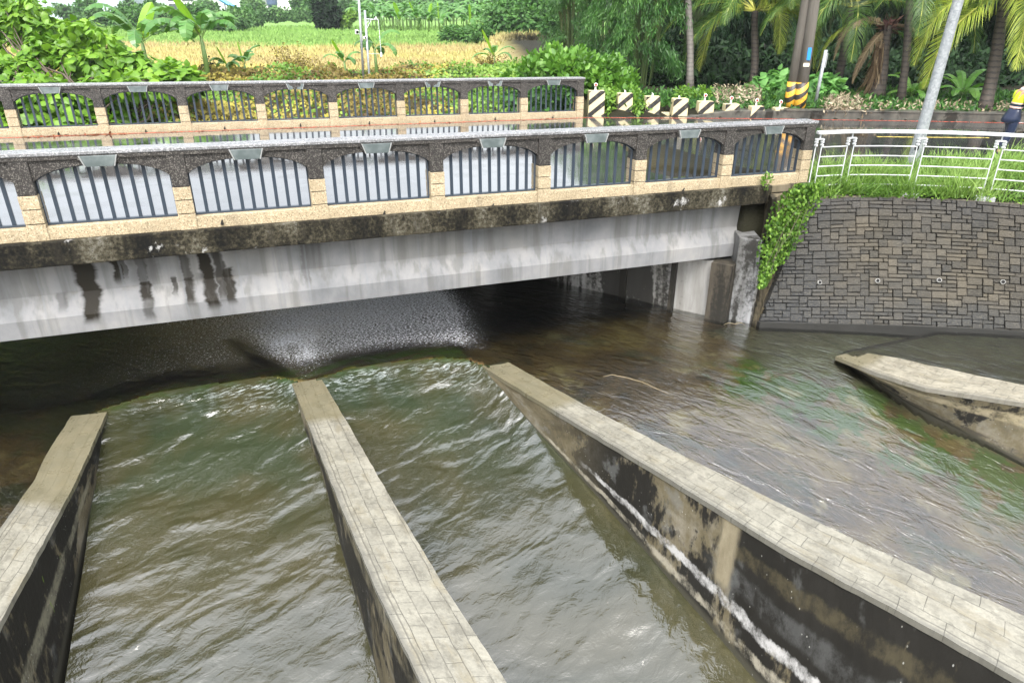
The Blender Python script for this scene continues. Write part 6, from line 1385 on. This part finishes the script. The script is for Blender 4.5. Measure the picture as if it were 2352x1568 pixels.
def drybush(label, x, yt, yb, D, w_):
    b_ = atd(x, yb, D); t = thing('dry_bush', label, 'dry bush', b_); m = MB(); H = (yb-yt)/F*D; tips = []
    for k in range(34):
        q = b_+np.array([RS.randn()*w_*.5, RS.randn()*w_*.4, H*RS.uniform(.4, 1)*(1)]); pts = wig(b_+RS.randn(3)*.1, q, 5, .3); m.tube(pts, list(np.linspace(.012, .004, 6)), 4, False); tips += pts[2:]
    m.build('twigs', MT['bark'], t); tips = np.repeat(np.array(tips), 9, 0)+RS.randn(len(tips)*9, 3)*.1; n = len(tips); leafobj('leaves', leaves(tips, sph(n)+(0, 0, -.5), sph(n), .08, .05, 'oval'), MT['brown_leaf'], t)
drybush('tall cone of withered brown creeper at the near edge of the dry field', 668, 108, 190, 33, .8); drybush('bare brown twiggy bush left of the camera pole', 700, 135, 190, 32, .6); drybush('brown withered bush under the lone banana plant', 1130, 125, 165, 38, .9)
# ---- field growth
def fieldgrass():
    n = 46000; a = RS.uniform(-20, 1290, n); D = 40+RS.rand(n)**1.3*85; P = np.stack([*zip(*[atd(x, 100, d)[:2] for x, d in zip(a, D)])], 1) if False else np.array([atd(x, 100, d) for x, d in zip(a, D)])
    ok = (P[:, 0]-.32*P[:, 1]) < 1.5+.0*P[:, 1]+np.where(D > 60, 8, 0); P = P[ok]; D = D[ok]; P[:, 2] = [tz(p[0], p[1]) for p in P]; n = len(P); h = (.22+.3*RS.rand(n))*(.7+D/110)
    A = RS.randn(n, 3)*.35+np.array([0, 0, 1]); tag(leafobj('field_grass', leaves(P, A, RS.randn(n, 3)*.4+np.array([-.3, -1, .3]), h, .10*(.5+RS.rand(n))*(D/60), 'dia'), MT['ground']), kind='stuff')
fieldgrass()
# ---- middle distance trees and shrubs
def fartree(label, x, yb, yt, D, wpx, mat, n, name='round_tree', leaf=.5, seed=0, cat='tree', per=120, low=.02, group=None):
    b_ = atd(x, yb, D); H = (yb-yt)/F*D; r = wpx/F*D/2; zb = min(b_[2], 0.4)
    return darktree(label, (b_[0], b_[1], zb), H+(b_[2]-zb), r, n, mat, leaf, 0, .15, group, name, .8, low, cat, None, 'oval', per)
fartree('large feathery green tree at the right end of the green field', 1205, 112, -6, 78, 190, 'tree_leaf', 70, leaf=.5, per=170)
fartree('lower rounded tree left of the feathery tree', 1125, 112, 55, 76, 90, 'tree_leaf', 26, leaf=.4)
fartree('low bush spreading left from the feathery tree into the field', 1050, 108, 62, 80, 110, 'tree_leaf', 22, 'field_bush', leaf=.4, cat='bush')
fartree('feathery tree between the bamboo and the field', 1300, 118, 0, 66, 110, 'tree_leaf', 36, leaf=.45)
fartree('dark compact tree standing alone behind the green field', 757, 72, 0, 112, 66, 'dark_leaf', 40, leaf=.7)
fartree('yellow green bush right of the dark compact tree', 800, 62, 28, 112, 46, 'creeper_leaf', 14, 'field_bush', leaf=.5, cat='bush')
fl = ['vine covered shrub at the left end of the hedge row', 'olive green shrub in the hedge row behind the tall banana leaf', 'shrub in the middle of the hedge row', 'broad shrub right of the leaning banana leaf', 'dense shrub at the right end of the hedge row', 'hedge shrub just left of the pale shed', 'small shrub in front of the hedge row right end']
for i, (x, yb, yt, D, w_) in enumerate(((228, 72, 24, 120, 70), (300, 72, 20, 115, 80), (375, 72, 22, 112, 80), (450, 76, 18, 108, 90), (528, 76, 24, 105, 90), (560, 60, 14, 130, 60), (585, 72, 38, 118, 50))):
    fartree(fl[i], x, yb, yt, D, w_, ['far_leaf', 'tree_leaf'][i % 2], 26, 'hedge_shrub', leaf=.55, cat='shrub', group='shrubs of the hedge row behind the fields')
fl = ['first of the low orchard trees behind the dirt track', 'second low orchard tree behind the dirt track', 'third low orchard tree behind the dirt track', 'fourth low orchard tree, beside the dark compact tree']
for i, x in enumerate((605, 640, 675, 708)): fartree(fl[i], x, 48, 22, 140, 46, 'far_leaf', 16, 'orchard_tree', leaf=.6, group='low orchard trees behind the track', per=80)
fl = ['grey green tree in front of the long factory shed', 'dark tree against the left factory shed', 'tree hiding the gap between two sheds', 'tree left of the white office', 'tree right of the conveyor', 'tree in front of the white shed', 'tree at the left end of the white shed', 'tree in front of the apartment building']
for i, (x, yb, yt, D, w_) in enumerate(((165, 52, 4, 170, 60), (210, 50, -10, 165, 50), (300, 40, 6, 180, 40), (352, 38, 0, 175, 44), (478, 36, 4, 170, 50), (690, 34, 0, 180, 40), (586, 36, -4, 180, 50), (725, 40, -6, 170, 50))):
    fartree(fl[i], x, yb, yt, D, w_, ['far_leaf', 'tree_leaf'][i % 2], 16, leaf=.9, group='trees along the factory', per=90)
fl = 'hazy tree on the horizon above the banana plantation'
for i, x in enumerate(np.arange(800, 1340, 42)):
    fartree(['hazy grey green tree on the horizon, leftmost above the plantation', 'low hazy tree left above the plantation', 'hazy tree in the left half above the plantation', 'hazy tree left of the middle above the plantation', 'hazy horizon tree above the middle of the plantation', 'hazy tree right of the middle above the plantation', 'hazy horizon tree above the right half of the plantation', 'hazy tree above the right end of the plantation', 'hazy tree just left of the feathery tree top', 'hazy tree behind the feathery tree', 'hazy tree right behind the feathery tree', 'hazy tree behind the tree between bamboo and field', 'hazy tree at the left edge of the tall bamboo'][i], x, 34, -14 if i > 2 else 8, 190+RS.uniform(-15, 15), 62, 'far_leaf', 16, leaf=1.1, group='hazy trees above the plantation', per=80)
# ---- verge grass and corner creeper
def vergegrass():
    n = 30000; X_ = RS.uniform(10.25, 21, n); wy = fx(wallT, X_); vy = fx(verge, X_); f = RS.rand(n); Y_ = wy-.02+(vy-wy+.12)*f; ok = (X_ < 11 + 12*RS.rand(n)) ; X_, Y_, f = X_[ok], Y_[ok], f[ok]
    thin = np.clip((X_-10.4)/1.0, .25, 1)*np.clip(.75+.6*fbm(X_*.8, Y_*.8, 2), .2, 1); ok = RS.rand(len(X_)) < thin; X_, Y_, f = X_[ok], Y_[ok], f[ok]; n = len(X_)
    cx = vnoise(X_*2.3, Y_*2.3); Z_ = np.array([tz(a, b_) for a, b_ in zip(X_, Y_)]); P = np.stack([X_, Y_, np.maximum(Z_, -.56)-.02], 1)
    A = np.stack([RS.randn(n)*.42, RS.randn(n)*.42-.12, np.full(n, .9)], 1); L_ = (.24+.30*RS.rand(n))*(1+.35*cx); N_ = RS.randn(n, 3)*.4+np.array([0, -.3, .6])
    parts = [leaves(P, A, N_, L_, .013+.006*RS.rand(n), 'blade', np.clip(.5+.4*cx+.4*(RS.rand(n)-.5), 0, 1))]
    m_ = 420; k = RS.randint(0, n, m_); A2 = np.stack([RS.randn(m_)*.6, RS.randn(m_)*.6, np.full(m_, .9)], 1); parts.append(leaves(P[k], A2, sph(m_)*.5+(0, 0, 1), .45+.3*RS.rand(m_), .010, 'blade', .7+.3*RS.rand(m_)))
    tag(leafobj('verge_grass', parts, MT['grass_blade']), kind='stuff')
    k = 1500; X_ = RS.uniform(10.2, 14.5, k); wy = fx(wallT, X_); Y_ = wy+RS.rand(k)**1.5*.8-.03; P = np.stack([X_, Y_, np.full(k, -.50)+.12*RS.rand(k)], 1); P = P[RS.rand(k) < np.clip(1.3-(X_-10.2)*.25, .3, 1)]; k = len(P)
    tag(leafobj('clover_leaves', leaves(P, sph(k), sph(k)*.4+(0, -.4, 1), .05, .05, 'heart'), MT['creeper_leaf']), kind='stuff')
vergegrass()
def creeper():
    t = thing('creeper', 'light green heart leaved creeper hanging over the corner between bridge and stone wall', 'creeper', (10., 10.2, -.6)); P = []
    prof = [(420, 1842, 1885), (445, 1815, 1880), (470, 1795, 1862), (500, 1778, 1845), (540, 1765, 1832), (570, 1758, 1812), (600, 1752, 1790), (630, 1748, 1768), (660, 1743, 1752)]
    ys, l_, r_ = zip(*prof); k = 0
    while k < 3000:
        y = 420+240*RS.rand()**1.25; a, c = np.interp(y, ys, l_), np.interp(y, ys, r_); q_ = RS.normal(.5, .36); x = a+(c-a)*(q_ if -.3 < q_ < 1.3 else RS.rand()); v = (y-455)/(745-455)
        D0 = (wallpt(0, 1)-CAM)@FW; D1_ = (wallpt(0, 0)-CAM)@FW; D = D0+(D1_-D0)*v-.45-.35*RS.rand()*(1-v); P.append(atd(x, y, D)); k += 1
    P = np.array(P); n = len(P); tall = leaves(P, sph(n)*.5+(0, 0, -.8), sph(n)*.9+(-.3, -.7, .5), .06*(.5+.8*RS.rand(n)), .052, 'heart'); leafobj('leaves', tall, LM('corner_leaf', (.03, .08, .01), (.09, .19, .02), (.24, .40, .07), rough=.35, clscale=5.), t)
    m = MB()
    for k in range(4):
        x0, x1 = RS.uniform(1850, 1880), RS.uniform(1750, 1800); pts = [atd(x0+(x1-x0)*s+RS.uniform(-5, 5), 430+s*RS.uniform(120, 200), 12.9-.3*s) for s in np.linspace(0, 1, 6)]; m.tube(pts, [.003]*6, 4, False)
    m.build('vines', MT['bark'], t)
    t = thing('deck_weed', 'small weed rooted on the slab edge near the end of the near balustrade', 'weed', aty(1760, 425, 10.5)); c = aty(1760, 418, 10.46); leafobj('leaves', [clump(c, .10, 60, .08, .035, 'oval', -.3, 1.4, .2, .4)], MT['creeper_leaf'], t); m = MB(); m.tube([c-(0, 0, .15), c], [.006, .003], 4); m.build('stem', MT['stem'], t)
creeper()
# litter along the far balustrade, twigs on the water
k = 260; X_ = RS.uniform(-6, 9.5, k); X_[:110] = RS.uniform(-4.3, -2.2, 110); P = np.stack([X_, 19.50-.2*RS.rand(k)**2, np.array([rz(x) for x in X_])+.012], 1)
tag(leafobj('fallen_leaves', leaves(P, sph(k)*np.array([1, 1, .15]), sph(k)*.3+(0, 0, 1), .09*(.5+RS.rand(k)), .05, 'oval'), LM('red_brown_leaf', (.12, .03, .012), (.26, .09, .04), (.45, .25, .12), rough=.4)), kind='stuff')
def twig(label, px_, z, r=.0055):
    pts = [atz(x, y, z) for x, y in px_]; t = thing('twig', label, 'twig', pts[0]); m = MB(); m.tube(pts, [r*.6]+[r]*(len(pts)-2)+[r*.5], 5); m.build('stick', MT['dry_rib'], t)
    p = pts[len(pts)//2]; m = MB(); m.tube([p, p+np.array([.08, .05, .02])], [r*.7, r*.4], 4); m.build('side_shoot', MT['dry_rib'], t)
twig('long thin twig lying in the shallow right chute', [(1385, 865), (1405, 860), (1440, 867), (1475, 877), (1510, 893), (1535, 905)], ZW+.01)
twig('curled twig floating in the right flood channel', [(1184, 1036), (1200, 1044), (1210, 1056), (1216, 1070), (1213, 1082)], kz(-3.06))
twig('pale branched twig lying at the foot of the bearing pier', [(1662, 746), (1674, 741), (1690, 744), (1702, 741), (1712, 747)], ZW+.02)
# ------------------------------------------------------------------ rain hazed air
def haze():
    x0, x1, y0, y1, z0, z1 = -300., 480., -30., 620., -6., 16.
    m = MB(); m.box((x0, y0, z0), (x1, y1, z1)); o = m.build('haze'); g = G('hazy_air'); g.n.remove(g.bs)
    v = g.n.new('ShaderNodeVolumePrincipled'); v.inputs['Color'].default_value = (.86, .92, .97, 1); v.inputs['Density'].default_value = .0003; v.inputs['Anisotropy'].default_value = .2
    g.nt.links.new(v.outputs[0], g.out.inputs['Volume']); o.data.materials.append(g.m); tag(o, kind='stuff')
haze()
